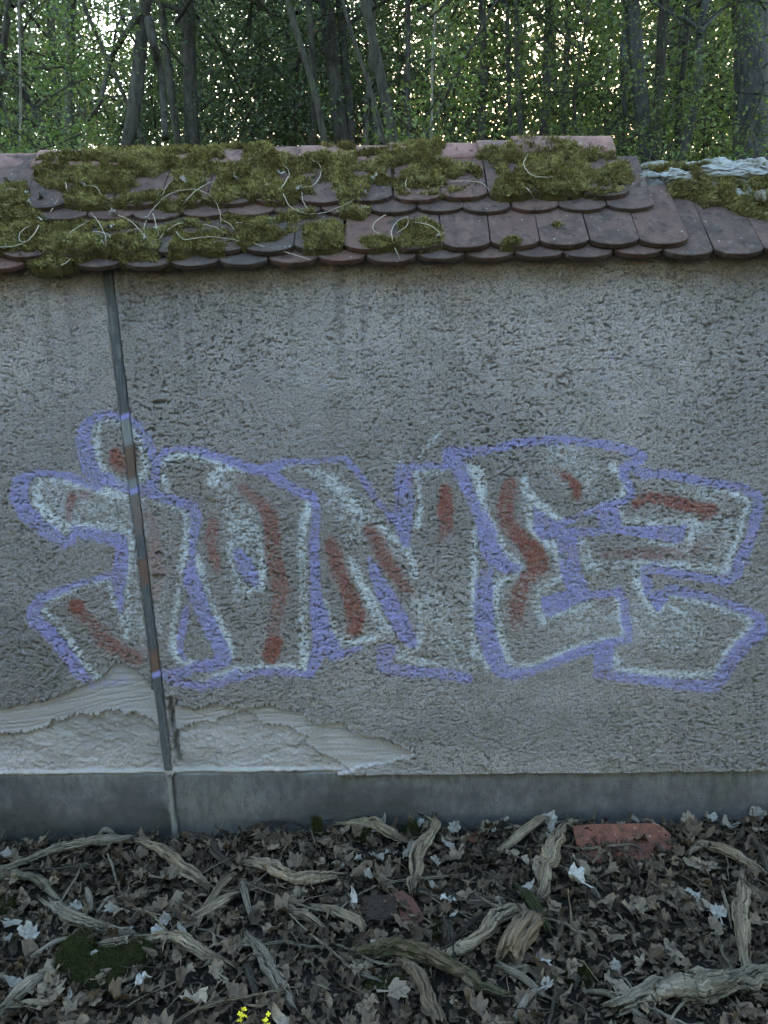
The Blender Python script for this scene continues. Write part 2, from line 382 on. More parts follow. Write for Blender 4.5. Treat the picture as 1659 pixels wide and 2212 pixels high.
V_STROKES = [
 (R1, [(640,560,100),(600,450,110),(565,330,100),(560,230,90),(600,160,60),(700,110,45),(815,130,50),(905,180,50),(965,260,60),(1000,350,60),(1035,440,50),(1025,530,70),(990,600,80),(900,620,55),(790,575,65),(700,530,85),(640,540,90)]),
 (R1, [(240,495,40),(330,500,45),(450,515,50),(560,550,60),(650,575,70)]),
 (R1, [(230,500,45),(155,560,100),(140,650,115),(190,750,110),(280,840,90),(370,900,95),(430,945,75),(480,945,45)]),
 (R1, [(490,950,35),(500,870,60),(600,890,80),(700,905,80),(800,930,80),(805,1020,90),(800,1100,90),(790,1180,95),(795,1280,60),(800,1400,25)]),
 (R1, [(730,1160,45),(620,1190,35),(500,1225,45),(380,1265,55),(280,1310,60),(230,1390,95),(250,1460,95),(330,1520,85),(400,1600,80),(460,1690,80),(530,1780,85),(580,1830,60)]),
 (R1, [(1035,470,55),(1050,395,50),(1110,345,45),(1200,340,40),(1320,350,45),(1450,390,45),(1560,430,50),(1659,460,50)]),
 (R1, [(990,620,70),(1080,660,60),(1180,680,60),(1270,710,70),(1295,780,70),(1280,870,65),(1265,950,45),(1265,1050,45),(1250,1120,70),(1265,1200,105),(1300,1300,105),(1350,1420,95),(1400,1530,95),(1450,1620,95),(1470,1700,100),(1400,1740,75),(1300,1750,65),(1200,1790,65),(1060,1800,40)]),
 (R1, [(1230,1380,45),(1200,1500,50),(1185,1620,45),(1215,1700,35)]),
 (R1, [(1110,1830,50),(1200,1860,45),(1330,1870,40),(1450,1830,40),(1560,1780,40)]),
 (R2, [(0,120,45),(100,145,45),(200,185,45),(330,225,50),(420,205,75),(470,178,50),(600,170,28),(720,165,28),(850,155,32),(880,190,35),(930,250,38),(980,330,38),(1040,410,38),(1100,480,38),(1140,520,50)]),
 (R2, [(1190,240,115),(1190,350,115),(1190,450,108),(1190,550,95),(1200,650,50)]),
 (R2, [(1180,220,60),(1250,205,45),(1350,200,40),(1430,200,40),(1470,150,100),(1460,120,80),(1540,115,45),(1659,105,38)]),
 (R2, [(400,230,80),(470,290,65),(560,345,55),(640,375,60),(670,420,55),(675,500,55),(665,600,55),(660,700,55),(670,800,55),(672,900,55),(675,1000,70),(695,1080,105),(705,1180,105),(690,1280,85),(655,1380,60),(630,1440,40)]),
 (R2, [(705,1180,105),(750,1260,115),(780,1310,70),(850,1300,38),(930,1270,28)]),
 (R2, [(215,705,50),(250,780,95),(290,850,90),(315,890,50)]),
 (R2, [(990,750,35),(1020,830,60),(1060,920,85),(1110,1010,100),(1160,1100,105),(1210,1190,100),(1240,1240,60)]),
 (R2, [(1085,1290,105),(1080,1380,95),(1110,1400,70),(1200,1405,65),(1350,1415,60),(1480,1430,60),(1570,1455,55)]),
 (R2, [(0,1510,38),(100,1480,38),(230,1440,34),(360,1410,42),(480,1405,45),(580,1420,48),(640,1430,40)]),
 (R2, [(1490,200,55),(1540,280,55),(1580,370,48),(1605,430,50),(1635,520,55)]),
 (R3, [(0,115,50),(60,110,45),(170,90,40),(300,60,40),(420,45,45),(560,40,45),(700,50,45),(830,75,50),(930,105,55),(985,130,48),(950,165,48),(880,190,50),(880,230,50),(910,290,45),(925,330,42),(890,360,38),(820,380,38),(750,400,38),(680,430,33),(600,460,33),(540,480,38)]),
 (R3, [(760,525,45),(650,525,45),(540,550,40)]),
 (R3, [(580,560,110),(590,680,108),(615,780,105),(650,850,95)]),
 (R3, [(850,840,48),(880,900,48),(890,980,48),(905,1060,52),(900,1095,48),(830,1110,48),(760,1130,52),(680,1150,48),(580,1190,48),(480,1230,48),(380,1270,48),(300,1280,65),(230,1255,85),(190,1180,95),(150,1080,95),(140,980,100),(140,880,95),(140,800,85),(160,740,60)]),
 (R3, [(15,180,60),(40,270,65),(80,360,55),(130,440,60),(150,520,95),(170,600,105),(200,660,105),(260,710,75),(320,718,40)]),
 (R3, [(775,1150,100),(770,1250,95)]),
 (R3, [(740,1280,45),(850,1290,50),(1000,1310,48),(1150,1330,55),(1300,1345,58),(1370,1340,58),(1400,1280,75),(1450,1200,75),(1520,1120,85),(1590,1050,85),(1605,990,55),(1550,950,42),(1450,915,42),(1340,880,42),(1220,850,48),(1130,830,58)]),
 (R3, [(960,215,58),(1100,220,45),(1250,250,45),(1400,275,45),(1520,300,48),(1590,345,58),(1590,420,58),(1570,500,58),(1545,580,58),(1510,660,65),(1470,740,65),(1430,780,60),(1360,780,42),(1260,765,42),(1150,745,42),(1040,720,55),(990,730,55),(1000,780,55),(1010,850,45)]),
]
V_POLYS = [
 (R3, [(400,390),(560,490),(510,560),(440,570),(400,520)]),
 (R3, [(720,400),(840,380),(880,500),(1220,490),(1200,560),(1180,590),(900,545),(760,535)]),
 (R3, [(440,870),(560,840),(700,840),(860,830),(890,850),(860,865),(720,885),(620,915),(540,955),(470,995),(440,930)]),
 (R3, [(1000,850),(1120,825),(1110,890),(1060,955),(1020,900)]),
]
W_STROKES = [
 (R1, [(640,330,40),(640,230,40),(655,170,35),(720,140,35),(790,160,35)]),
 (R1, [(640,330,35),(670,440,40),(720,510,50),(800,570,50),(900,575,45),(960,500,50),(955,400,50),(940,300,45),(890,220,40),(820,170,30)]),
 (R1, [(300,530,50),(255,600,65),(270,690,75),(330,770,75),(430,850,75),(520,830,55),(640,840,60),(760,850,65),(860,870,45)]),
 (R1, [(300,530,45),(420,545,45),(560,590,50),(700,620,60),(820,640,60)]),
 (R1, [(875,940,45),(862,1080,45),(850,1200,40),(850,1320,40),(850,1450,40)]),
 (R1, [(720,1190,30),(750,1290,28),(790,1400,30),(840,1500,38),(840,1560,38)]),
 (R1, [(330,1310,40),(450,1260,40),(560,1230,40),(680,1200,35)]),
 (R1, [(310,1390,38),(390,1470,38),(470,1580,38),(540,1690,38),(610,1790,38),(660,1810,38)]),
 (R1, [(1075,430,30),(1120,385,30),(1220,375,30),(1330,390,35),(1450,425,40)]),
 (R1, [(1080,520,40),(1120,610,45)]),
 (R1, [(930,660,30),(1080,700,30),(1200,740,30),(1240,800,40),(1230,900,40),(1220,1000,48),(1195,1100,48),(1185,1200,48),(1165,1350,40),(1140,1480,40),(1140,1620,48),(1180,1710,45),(1280,1730,38)]),
 (R1, [(1300,1050,40),(1340,1200,45),(1390,1350,42),(1440,1480,40),(1495,1590,40),(1525,1680,38)]),
 (R1, [(1330,1840,38),(1450,1800,38),(1560,1760,38)]),
 (R2, [(60,280,80),(120,200,50),(250,215,30)]),
 (R2, [(180,560,75),(270,540,75),(340,600,60),(355,720,38),(360,830,38),(345,910,45),(270,935,38),(205,850,38),(170,740,38),(180,640,55),(270,620,75)]),
 (R2, [(10,900,30),(55,1000,32),(105,1100,38),(145,1200,38),(175,1300,38)]),
 (R2, [(630,420,55),(602,530,55),(592,650,52),(597,800,50),(602,950,50),(602,1100,55),(607,1250,55),(602,1380,48)]),
 (R2, [(100,1440,38),(220,1400,38),(350,1380,36),(500,1380,36),(600,1400,38)]),
 (R2, [(490,205,38),(600,215,40),(700,245,55),(780,300,80),(850,370,75),(900,450,85),(980,520,65),(1060,570,55),(1150,640,48),(1215,710,48),(1250,770,40),(1262,850,40)]),
 (R2, [(720,1000,38),(750,1120,45),(810,1235,45),(900,1240,38),(1000,1210,38),(1080,1180,38)]),
 (R2, [(880,760,45),(930,860,55),(980,960,55),(1020,1050,65),(1060,1130,70),(1140,1180,45)]),
 (R2, [(1262,980,55),(1290,1080,55),(1290,1180,48),(1260,1260,45),(1160,1290,48),(1180,1345,42),(1350,1362,38),(1500,1382,38),(1600,1382,28)]),
 (R2, [(1270,240,38),(1280,330,28),(1290,450,28),(1270,560,32)]),
 (R2, [(1300,232,28),(1400,230,28)]),
 (R2, [(1612,600,28),(1608,800,32),(1602,1000,34),(1600,1300,34)]),
 (R3, [(60,190,45),(110,220,65),(125,290,58),(125,370,48),(155,450,38),(215,540,38),(245,640,38),(320,700,48),(350,722,38),(280,760,38),(205,800,42),(197,900,38),(212,1000,42),(232,1100,42),(255,1190,42),(300,1245,38),(400,1235,34),(520,1185,34),(640,1135,34),(760,1098,34),(870,1090,38)]),
 (R3, [(350,240,38),(360,310,45),(410,370,48),(480,420,42),(540,465,38)]),
 (R3, [(372,400,38),(385,490,42),(420,575,38),(510,600,38),(540,680,38),(550,760,38),(440,830,38),(420,900,42),(450,1000,42)]),
 (R3, [(470,975,28),(600,945,28),(720,915,28)]),
 (R3, [(848,880,32),(868,980,32),(885,1060,38)]),
 (R3, [(820,180,45),(875,250,38),(895,310,38),(840,352,32),(700,405,32)]),
 (R3, [(855,400,38),(880,470,38),(1000,480,42),(1150,470,42),(1280,490,48),(1240,540,48),(1210,620,42),(1120,592,38),(1000,572,38)]),
 (R3, [(640,570,55),(680,640,60),(700,720,55),(800,695,38),(950,690,38),(1100,697,38),(1250,712,38),(1360,722,38),(1425,738,42),(1440,660,42),(1475,580,38),(1505,480,38),(1545,380,38),(1480,325,38),(1350,298,28)]),
 (R3, [(955,720,55),(952,800,42),(990,880,42),(1030,970,48),(1100,915,42),(1200,965,35)]),
 (R3, [(1150,865,36),(1300,900,36),(1420,940,36),(1525,985,42),(1550,1035,55),(1480,1090,48),(1425,1170,42),(1370,1262,42),(1250,1285,36),(1100,1282,36),(950,1272,36),(845,1262,42),(832,1190,38)]),
 (R3, [(90,520,28),(92,700,28),(90,900,32),(82,1100,28),(160,1240,38)]),
]
R_STROKES = [      # (x, y, width, strength)
 (R1, [(765,370,75,1.0),(790,430,85,.9),(820,480,60,.5)]), (R1, [(890,370,80,.45),(900,440,70,.35)]),
 (R1, [(485,650,60,.8),(470,700,60,.7),(460,780,55,.4)]), (R1, [(560,630,70,.55),(620,640,50,.4)]),
 (R1, [(980,770,70,.5),(1020,870,80,.5),(1010,1000,105,.55),(1040,1130,95,.55),(1020,1290,70,.45)]),
 (R1, [(515,1365,95,1.1),(540,1410,80,.8),(620,1470,90,.55),(700,1580,115,.7),(800,1650,95,.65),(920,1710,85,.6)]),
 (R1, [(1400,820,85,.7),(1390,920,85,.6),(1410,1030,80,.7),(1430,1120,55,.5)]),
 (R2, [(240,330,65,.6),(330,400,65,.65),(400,480,85,.8),(420,600,95,.75),(420,720,95,.65),(450,850,105,.75),(470,950,95,.65),(440,1080,85,.55),(420,1180,85,.5)]),
 (R2, [(430,1240,90,1.1),(410,1310,95,1.1)]),
 (R2, [(760,660,85,.75),(790,760,85,.8),(820,850,75,.8),(870,950,100,.85),(905,1070,115,.9),(900,1160,80,.9)]),
 (R2, [(1000,580,85,.8),(1060,700,85,.75),(1130,820,85,.75),(1200,920,80,.65),(1250,980,45,.5)]),
 (R2, [(1440,350,70,1.0),(1430,410,90,1.0),(1445,540,90,.75),(1405,620,50,.6)]),
 (R3, [(275,280,90,.75),(250,390,90,.75),(270,500,75,.8),(340,560,85,.9),(395,620,105,1.1),(430,700,105,.9),(360,780,75,.7),(320,870,95,.75),(310,960,85,.7),(310,1050,60,.35)]),
 (R3, [(500,190,35,.5),(590,240,50,.8),(630,290,55,1.1),(630,340,45,.9)]),
 (R3, [(955,370,70,.8),(1000,345,60,.9),(1080,350,65,.9),(1150,370,65,1.1),(1250,395,65,1.0),(1350,415,65,1.0),(1300,455,45,.7)]),
 (R3, [(800,640,65,.5),(950,650,65,.5),(1150,640,75,.45),(1300,600,75,.35),(1380,530,60,.35)]),
 (R3, [(760,1040,80,.3),(830,1050,60,.3)]), (R3, [(940,1100,90,.25)]),
]
def stroke_mask(PX, PY, strokes, soft, with_strength=False):
    out = np.zeros(PX.shape, np.float32)
    for f, pts in strokes:
        P = []
        for p in pts:
            x, y = f(p[0], p[1]); P.append((x, y, p[2] * f.k * .525, p[3] if with_strength else 1.0))
        xs = [p[0] for p in P]; ys = [p[1] for p in P]; wm = max(p[2] for p in P) + soft * 3 + 4
        bb = (PX > min(xs) - wm) & (PX < max(xs) + wm) & (PY > min(ys) - wm) & (PY < max(ys) + wm)
        qx, qy = PX[bb], PY[bb]
        best = np.zeros(qx.shape, np.float32)
        if len(P) == 1: P = P * 2
        for a, b in zip(P[:-1], P[1:]):
            dx, dy = b[0] - a[0], b[1] - a[1]; L = dx * dx + dy * dy + 1e-6
            t = np.clip(((qx - a[0]) * dx + (qy - a[1]) * dy) / L, 0, 1)
            d = np.hypot(qx - a[0] - t * dx, qy - a[1] - t * dy)
            w = a[2] + (b[2] - a[2]) * t; st = a[3] + (b[3] - a[3]) * t
            best = np.maximum(best, st * (1 - smooth01(d - w, -soft, soft * 1.3)))
        out[bb] = np.maximum(out[bb], best)
    return out

PEEL_L = [L1(*p) for p in [(-900,420),(-500,400),(-200,380),(0,360),(60,365),(130,345),(200,350),(260,325),(330,320),(400,285),(450,275),(490,240),(560,235),(600,205),(660,190),(700,150),(740,105),(800,70),(850,105),(890,110),(920,150),(960,170),(990,200),(1030,330),(1060,520),(1080,700),(1110,900),(500,900),(-900,900)]]
PEEL_R = [L1(*p) for p in [(1165,325),(1200,360),(1280,375),(1380,340),(1450,340),(1540,360),(1600,360)]] + \
         [L2(*p) for p in [(0,205),(60,200),(110,180),(170,210),(240,215),(310,240),(340,270),(400,305),(460,305),(520,295),(600,320),(640,360),(700,385),(780,390),(870,410),(930,450),(1000,480),(1060,500),(1000,540),(850,570),(700,598),(600,640),(300,700),(-300,720)]] + \
         [L1(*p) for p in [(1130,900),(1120,700),(1150,560),(1120,470)]]
DEEP_L = [L1(*p) for p in [(-900,600),(-400,560),(0,545),(160,535),(320,500),(340,455),(400,460),(480,430),(560,405),(640,425),(690,400),(770,395),(830,430),(880,395),(940,430),(985,440),(1050,520),(1090,900),(-900,900)]]
DEEP_R = [L1(*p) for p in [(1140,560),(1165,520),(1230,490),(1330,465),(1420,465),(1440,435),(1520,420),(1590,390),(1659,425)]] + \
         [L2(*p) for p in [(60,310),(150,320),(210,330),(280,370),(370,410),(350,440),(400,490),(500,540),(580,580),(640,640),(0,720)]] + [L1(*p) for p in [(1120,900)]]
COMBS = [(L1, p) for p in [((0,430),(500,345),(990,250)),((0,480),(330,440),(700,330)),((0,505),(300,470),(640,370)),((0,528),(200,510),(330,475)),
        ((620,270),(800,250),(990,200)),((640,370),(800,330),(985,310)),((730,380),(860,350),(990,330)),
        ((1170,400),(1400,390),(1560,365)),((1170,440),(1330,430),(1500,390)),((1200,470),(1330,450),(1430,430)),((1240,380),(1300,430),(1420,460)),((300,370),(600,300),(800,210))]] + \
        [(L2, p) for p in [((0,225),(150,225),(300,235)),((20,260),(180,255),(330,280)),((260,350),(400,335),(620,370)),((520,380),(620,375),(700,390)),((690,430),(820,420),(900,450)),((800,530),(920,520),(1000,525))]]

STRIP_TOP, STRIP_BOT = (236, 580), (366, 1656)
def strip_x(py): return STRIP_TOP[0] + (STRIP_BOT[0] - STRIP_TOP[0]) * (py - STRIP_TOP[1]) / (STRIP_BOT[1] - STRIP_TOP[1])
Z_PLINTH_L, Z_PLINTH_R = on_y(0, 1674).z, on_y(1659, 1657).z
X_L, X_R = on_y(0, 1674).x, on_y(1659, 1657).x
def z_plinth(x): return Z_PLINTH_L + (Z_PLINTH_R - Z_PLINTH_L) * (x - X_L) / (X_R - X_L)

CI = np.array(CROT.transposed())
def project(X, Y, Z):
    d = np.stack([X - CAM.x, Y - CAM.y, Z - CAM.z], 0)
    v = np.einsum('ij,j...->i...', CI, d)
    return CX + FPX * v[0] / -v[2], CY - FPX * v[1] / -v[2]

wall = empty('garden_wall', (0, 0, 0))
tag(wall, 'rough grey rendered garden wall with graffiti and a mossy clay tile coping', 'wall', kind='thing')

def build_relief():
    st = 0.0045
    xs = np.concatenate([np.arange(-4.2, -1.78, 0.03), np.arange(-1.78, 1.78, st), np.arange(1.78, 4.2, 0.03)])
    ts = np.arange(0, 1.0001, st / 2.12)
    X, T = np.meshgrid(xs, ts)
    zb = z_plinth(X) - 0.004
    Z = zb + T * (2.46 - zb)
    fine = np.abs(X) < 1.79
    PX, PY = project(X, 0 * X, Z)
    # rough coat: torn lumps, flattened sideways, with pits
    wx = X + 0.006 * fbm(X * 60, Z * 60, 11, 2); wz = Z + 0.004 * fbm(X * 60 + 9, Z * 60, 13, 2)
    lump = .75 * fbm(wx * 80, wz * 96, 21, 3, 0.65) + .4 * fbm(X * 34, Z * 44, 23, 2)
    rid = 1 - np.abs(fbm(wx * 48 + 7, wz * 85 + 3, 31, 3, 0.55)) * 2.2
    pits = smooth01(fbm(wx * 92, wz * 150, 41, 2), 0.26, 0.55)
    calm = np.clip(0.92 + 0.5 * fbm(X * 2.2, Z * 2.8, 51, 4), .6, 1.3)
    pits = pits * np.clip(.9 + .7 * fbm(X * 3.3 + 5, Z * 3.3, 53, 3), .5, 1.2)
    lump = lump * (1 - .4 * smooth01(Z, 1.2, 1.9)) 
    rough = (0.0050 * lump + 0.0011 * rid - 0.0072 * pits) * calm
    rough += 0.006 * fbm(X * 2.1, Z * 2.1, 61, 3)
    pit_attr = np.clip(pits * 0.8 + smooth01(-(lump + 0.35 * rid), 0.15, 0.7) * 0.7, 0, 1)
    # which layer shows
    jx = 5 * fbm(X * 28, Z * 28, 71, 3) + 2.5 * fbm(X * 110, Z * 110, 72, 2); jy = 5 * fbm(X * 28 + 3, Z * 28 + 8, 73, 3) + 2.5 * fbm(X * 110, Z * 110 + 4, 74, 2)
    low = PY > 1380
    layer = np.zeros(X.shape, np.int8)
    qx, qy = PX + jx, PY + jy
    peel = np.zeros(X.shape, bool); deep = np.zeros(X.shape, bool)
    peel[low] = inside(qx[low], qy[low], PEEL_L) | inside(qx[low], qy[low], PEEL_R)
    deep[low] = inside(qx[low], qy[low], DEEP_L) | inside(qx[low], qy[low], DEEP_R)
    layer[peel] = 1; layer[peel & deep] = 2
    h0 = 0.024 + rough
    h1 = 0.010 + 0.0022 * fbm(X * 7 + Z * 4, Z * 95, 81, 3)
    comb = np.zeros(X.shape, np.float32)
    for f, pts in COMBS:
        P = [f(*p) for p in pts]
        for a, b in zip(P[:-1], P[1:]):
            bb = (PX > min(a[0], b[0]) - 3) & (PX < max(a[0], b[0]) + 3) & (PY > min(a[1], b[1]) - 4) & (PY < max(a[1], b[1]) + 4)
            dx, dy = b[0] - a[0], b[1] - a[1]
            t = np.clip(((PX[bb] - a[0]) * dx + (PY[bb] - a[1]) * dy) / (dx * dx + dy * dy), 0, 1)
            d = np.hypot(PX[bb] - a[0] - t * dx, PY[bb] - a[1] - t * dy)
            comb[bb] = np.maximum(comb[bb], 1 - smooth01(d, 0.4, 1.5))
    h1 = h1 - 0.003 * comb
    flakes = fbm(X * 6 + 2 + .25 * fbm(X * 40, Z * 40, 92, 3), Z * 11 + .3 * fbm(X * 40 + 5, Z * 40, 93, 3), 91, 4, 0.55)
    terr = np.floor((flakes + 1) * 4) / 4 + .05 * flakes
    h2 = -0.001 + 0.013 * (terr - 1) * 0.9 + 0.0030 * fbm(X * 38, Z * 85, 95, 4, .6)
    H = np.where(layer == 0, h0, np.where(layer == 1, h1, h2))
    # small chipped holes in the rough coat
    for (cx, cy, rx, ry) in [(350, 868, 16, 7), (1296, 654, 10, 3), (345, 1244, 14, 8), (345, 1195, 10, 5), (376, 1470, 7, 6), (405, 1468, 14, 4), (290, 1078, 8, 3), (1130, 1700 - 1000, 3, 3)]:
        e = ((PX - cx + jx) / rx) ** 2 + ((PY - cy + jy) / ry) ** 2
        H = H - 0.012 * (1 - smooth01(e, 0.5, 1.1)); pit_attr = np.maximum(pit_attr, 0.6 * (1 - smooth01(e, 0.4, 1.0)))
    # lighter smeared lip where the coat ends on the plinth
    lip = np.exp(-((Z - z_plinth(X) - 0.012) / 0.010) ** 2) * (PX < 1250)
    H = H + 0.010 * lip * (layer > 0)
    # torn crack beside the metal strip
    cxp = strip_x(PY) + 22 + 3 * fbm(PY / 18, PY * 0 + 3, 99, 3)
    crack = ((np.abs(PX - cxp) < 5.5) & (PY > 1500) & (PY < 1650))
    H = np.where(crack, H - 0.022, H)
    below = 1 - smooth01(H * 0 + np.abs(PX - strip_x(PY)), 10, 13)
    H = np.where((below > 0.5) & (PY < 1660), np.minimum(H, 0.014), H)
    # attributes
    sm = fbm(X * 26, Z * 26, 111, 3)
    vi = stroke_mask(PX + 2.2 * sm, PY + 2.2 * sm, V_STROKES, 4.2)
    vi = np.maximum(vi * (0.86 + 0.35 * fbm(X * 14, Z * 14, 115, 3)), 0.36 * stroke_mask(PX, PY, V_STROKES, 10))
    for f, poly in V_POLYS:
        vi = np.maximum(vi, inside(PX + 2 * sm, PY + 2 * sm, [f(*p) for p in poly]) * (0.86 + 0.35 * fbm(X * 14, Z * 14, 115, 3)))
    wh = stroke_mask(PX + 3 * sm, PY + 3 * sm, W_STROKES, 8) * (0.70 + 0.5 * fbm(X * 9, Z * 9, 113, 4))
    re = stroke_mask(PX + 4 * sm, PY + 4 * sm, R_STROKES, 8.0, True)
    under = layer > 0
    stain = np.exp(-((PY - (1478 - 0.12 * (PX - 200))) / 9) ** 2) * smooth01(PX, 165, 200) * (1 - smooth01(PX, 270, 300))
    vi = np.where(under, 0.55 * stain, vi); wh = np.where(under, 0, wh); re = np.where(under, 0, re)
    # white mist inside the letters and drips of old overspray
    mist = stroke_mask(PX, PY, [(R2, [(120,250,150),(250,520,200),(260,900,200)]), (R2, [(780,330,180),(950,560,200),(1150,700,120)]), (R1, [(330,680,250),(700,700,200),(960,900,200),(980,1500,220)]), (R3, [(560,150,200),(700,250,200)]), (R3, [(1250,330,200),(1400,550,220)]), (R3, [(1200,1050,250),(650,1000,150)]), (R2, [(1330,1000,200),(1450,1250,200)])], 22)
    wh = np.maximum(wh, np.where(under, 0, 0.38 * mist))
    dr = stroke_mask(PX + 6 * sm, PY, [(R2, [(1400,10,22),(1340,70,22),(1290,140,24)]), (R2, [(1310,-60,10),(1420,-130,8)]), (R2, [(1160,100,14),(1170,180,14)])], 4)
    wh = np.maximum(wh, 0.55 * dr * (layer == 0))
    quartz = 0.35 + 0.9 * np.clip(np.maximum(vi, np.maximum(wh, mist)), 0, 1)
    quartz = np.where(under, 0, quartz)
    dirt_dark = 0.30 * smooth01(fbm(X * 2.3, Z * 2.3, 121, 4), 0.0, 0.5) * smooth01(1.2 - Z, 0, 0.9)
    dirt_dark = np.maximum(dirt_dark, 0.5 * (1 - smooth01(np.hypot((PX - 20) / 230, (PY - 1420) / 170) + 0.45 * fbm(X * 7, Z * 7, 123, 4), 0.45, 1.1)) * (layer == 0))
    dirt_dark = np.maximum(dirt_dark, 0.45 * (1 - smooth01(np.hypot((PX - 1150) / 430, (PY - 1570) / 90) + 0.3 * fbm(X * 6, Z * 6, 125, 4), 0.35, 1.1)) * (layer == 0))
    dirt_dark = np.maximum(dirt_dark, 0.34 * smooth01(PX + 160 * fbm(X * 2, Z * 2, 128, 3), 1150, 1600) * smooth01(PY + 120 * fbm(X * 2.5, Z * 2.5, 129, 3), 780, 1050) * (layer == 0))
    dirt_dark = np.maximum(dirt_dark, 0.26 * smooth01(PY + 150 * fbm(X * 2.5, Z * 2.5, 130, 4), 820, 1050) * (layer == 0))  # broad darker tone over the lower wall
    streak = smooth01(fbm(X * 26, Z * 1.1, 133, 4), 0.08, 0.5) * smooth01(Z, 1.5, 2.3) * (0.5 + .8 * vnoise(X * 1.5, Z * 0, 134))
    dirt_dark = np.maximum(dirt_dark, np.clip(.28 * streak, 0, .28) * (layer == 0))
    dirt_dark = np.where(under, 0.12 * smooth01(fbm(X * 9, Z * 9, 127, 3), 0, 0.5), dirt_dark)
    dirt_dark = np.where(crack, 0.7, dirt_dark)
    pale = np.where(under, 0.35 + 0.3 * fbm(X * 6, Z * 6, 131, 3) + .15 * (layer == 1), 0)
    pale = np.maximum(pale, 0.9 * lip * (PX < 930))
    pale = np.maximum(pale, 0.35 * smooth01(fbm(X * 3, Z * 1.2, 137, 4), 0.15, 0.6) * smooth01(PY, 580, 760) * (1 - smooth01(PY, 900, 1100)) * (layer == 0))
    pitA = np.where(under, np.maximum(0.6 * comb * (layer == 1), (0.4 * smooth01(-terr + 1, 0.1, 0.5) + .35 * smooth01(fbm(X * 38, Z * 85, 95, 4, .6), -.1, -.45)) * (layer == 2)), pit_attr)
    A = dict(violet=vi, white=wh, red=re, under=(layer > 0).astype(np.float32), quartz=quartz, dirt_dark=np.clip(dirt_dark, 0, 1), pale=np.clip(pale, 0, 1), pit=pitA,
             tone=.5 + .5 * fbm(X * 1.3, Z * 1.3, 301, 5, .6), mottle=.5 + .5 * fbm(X * 9, Z * 9, 303, 4, .6), rust=.5 + .5 * fbm(X * 3.1, Z * 3.1, 305, 4, .6))
    # broken lips hang a little over the coat below them
    up = np.zeros(X.shape, bool); up[1:] = (layer[:-1] > layer[1:])
    Z = np.where(up, Z - 0.008, Z); H = np.where(up, H + 0.002, H)
    n, m = X.shape
    I = np.arange(n * m).reshape(n, m)
    F = np.stack([I[:-1, :-1], I[:-1, 1:], I[1:, 1:], I[1:, :-1]], -1).reshape(-1, 4)
    paint = (np.maximum(vi, np.maximum(wh * (wh > 0.32), re)) > 0.25) & (layer == 0) & fine
    lf = layer.ravel()[F].max(1); pf = paint.ravel()[F].any(1)
    cls = np.where(lf == 2, 3, np.where(lf == 1, 2, np.where(pf, 1, 0)))
    V = np.stack([X, -H, Z], -1).reshape(-1, 3)
    names = [('render_coat', 'rough grey pebbly render coat'), ('graffiti', 'violet and white spray-painted graffiti lettering with rust red shading'),
             ('scratch_coat', 'smooth pale undercoat with long comb scratches'), ('base_coat', 'flaking pale base coat above the plinth')]
    for k, (nm, lb) in enumerate(names):
        f = F[cls == k]
        u, inv = np.unique(f, return_inverse=True)
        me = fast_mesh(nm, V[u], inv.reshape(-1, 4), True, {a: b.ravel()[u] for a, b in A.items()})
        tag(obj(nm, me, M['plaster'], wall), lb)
build_relief()

def box(x0, x1, y0, y1, z0, z1):
    V = [(x0, y0, z0), (x1, y0, z0), (x1, y1, z0), (x0, y1, z0), (x0, y0, z1), (x1, y0, z1), (x1, y1, z1), (x0, y1, z1)]
    F = [(0, 3, 2, 1), (4, 5, 6, 7), (0, 1, 5, 4), (1, 2, 6, 5), (2, 3, 7, 6), (3, 0, 4, 7)]
    return V, F
V, F = box(-4.2, 4.2, 0.03, 0.68, -0.25, 2.46)
obj('wall_core', py_mesh('wall_core', V, F), M['wallback'], wall)

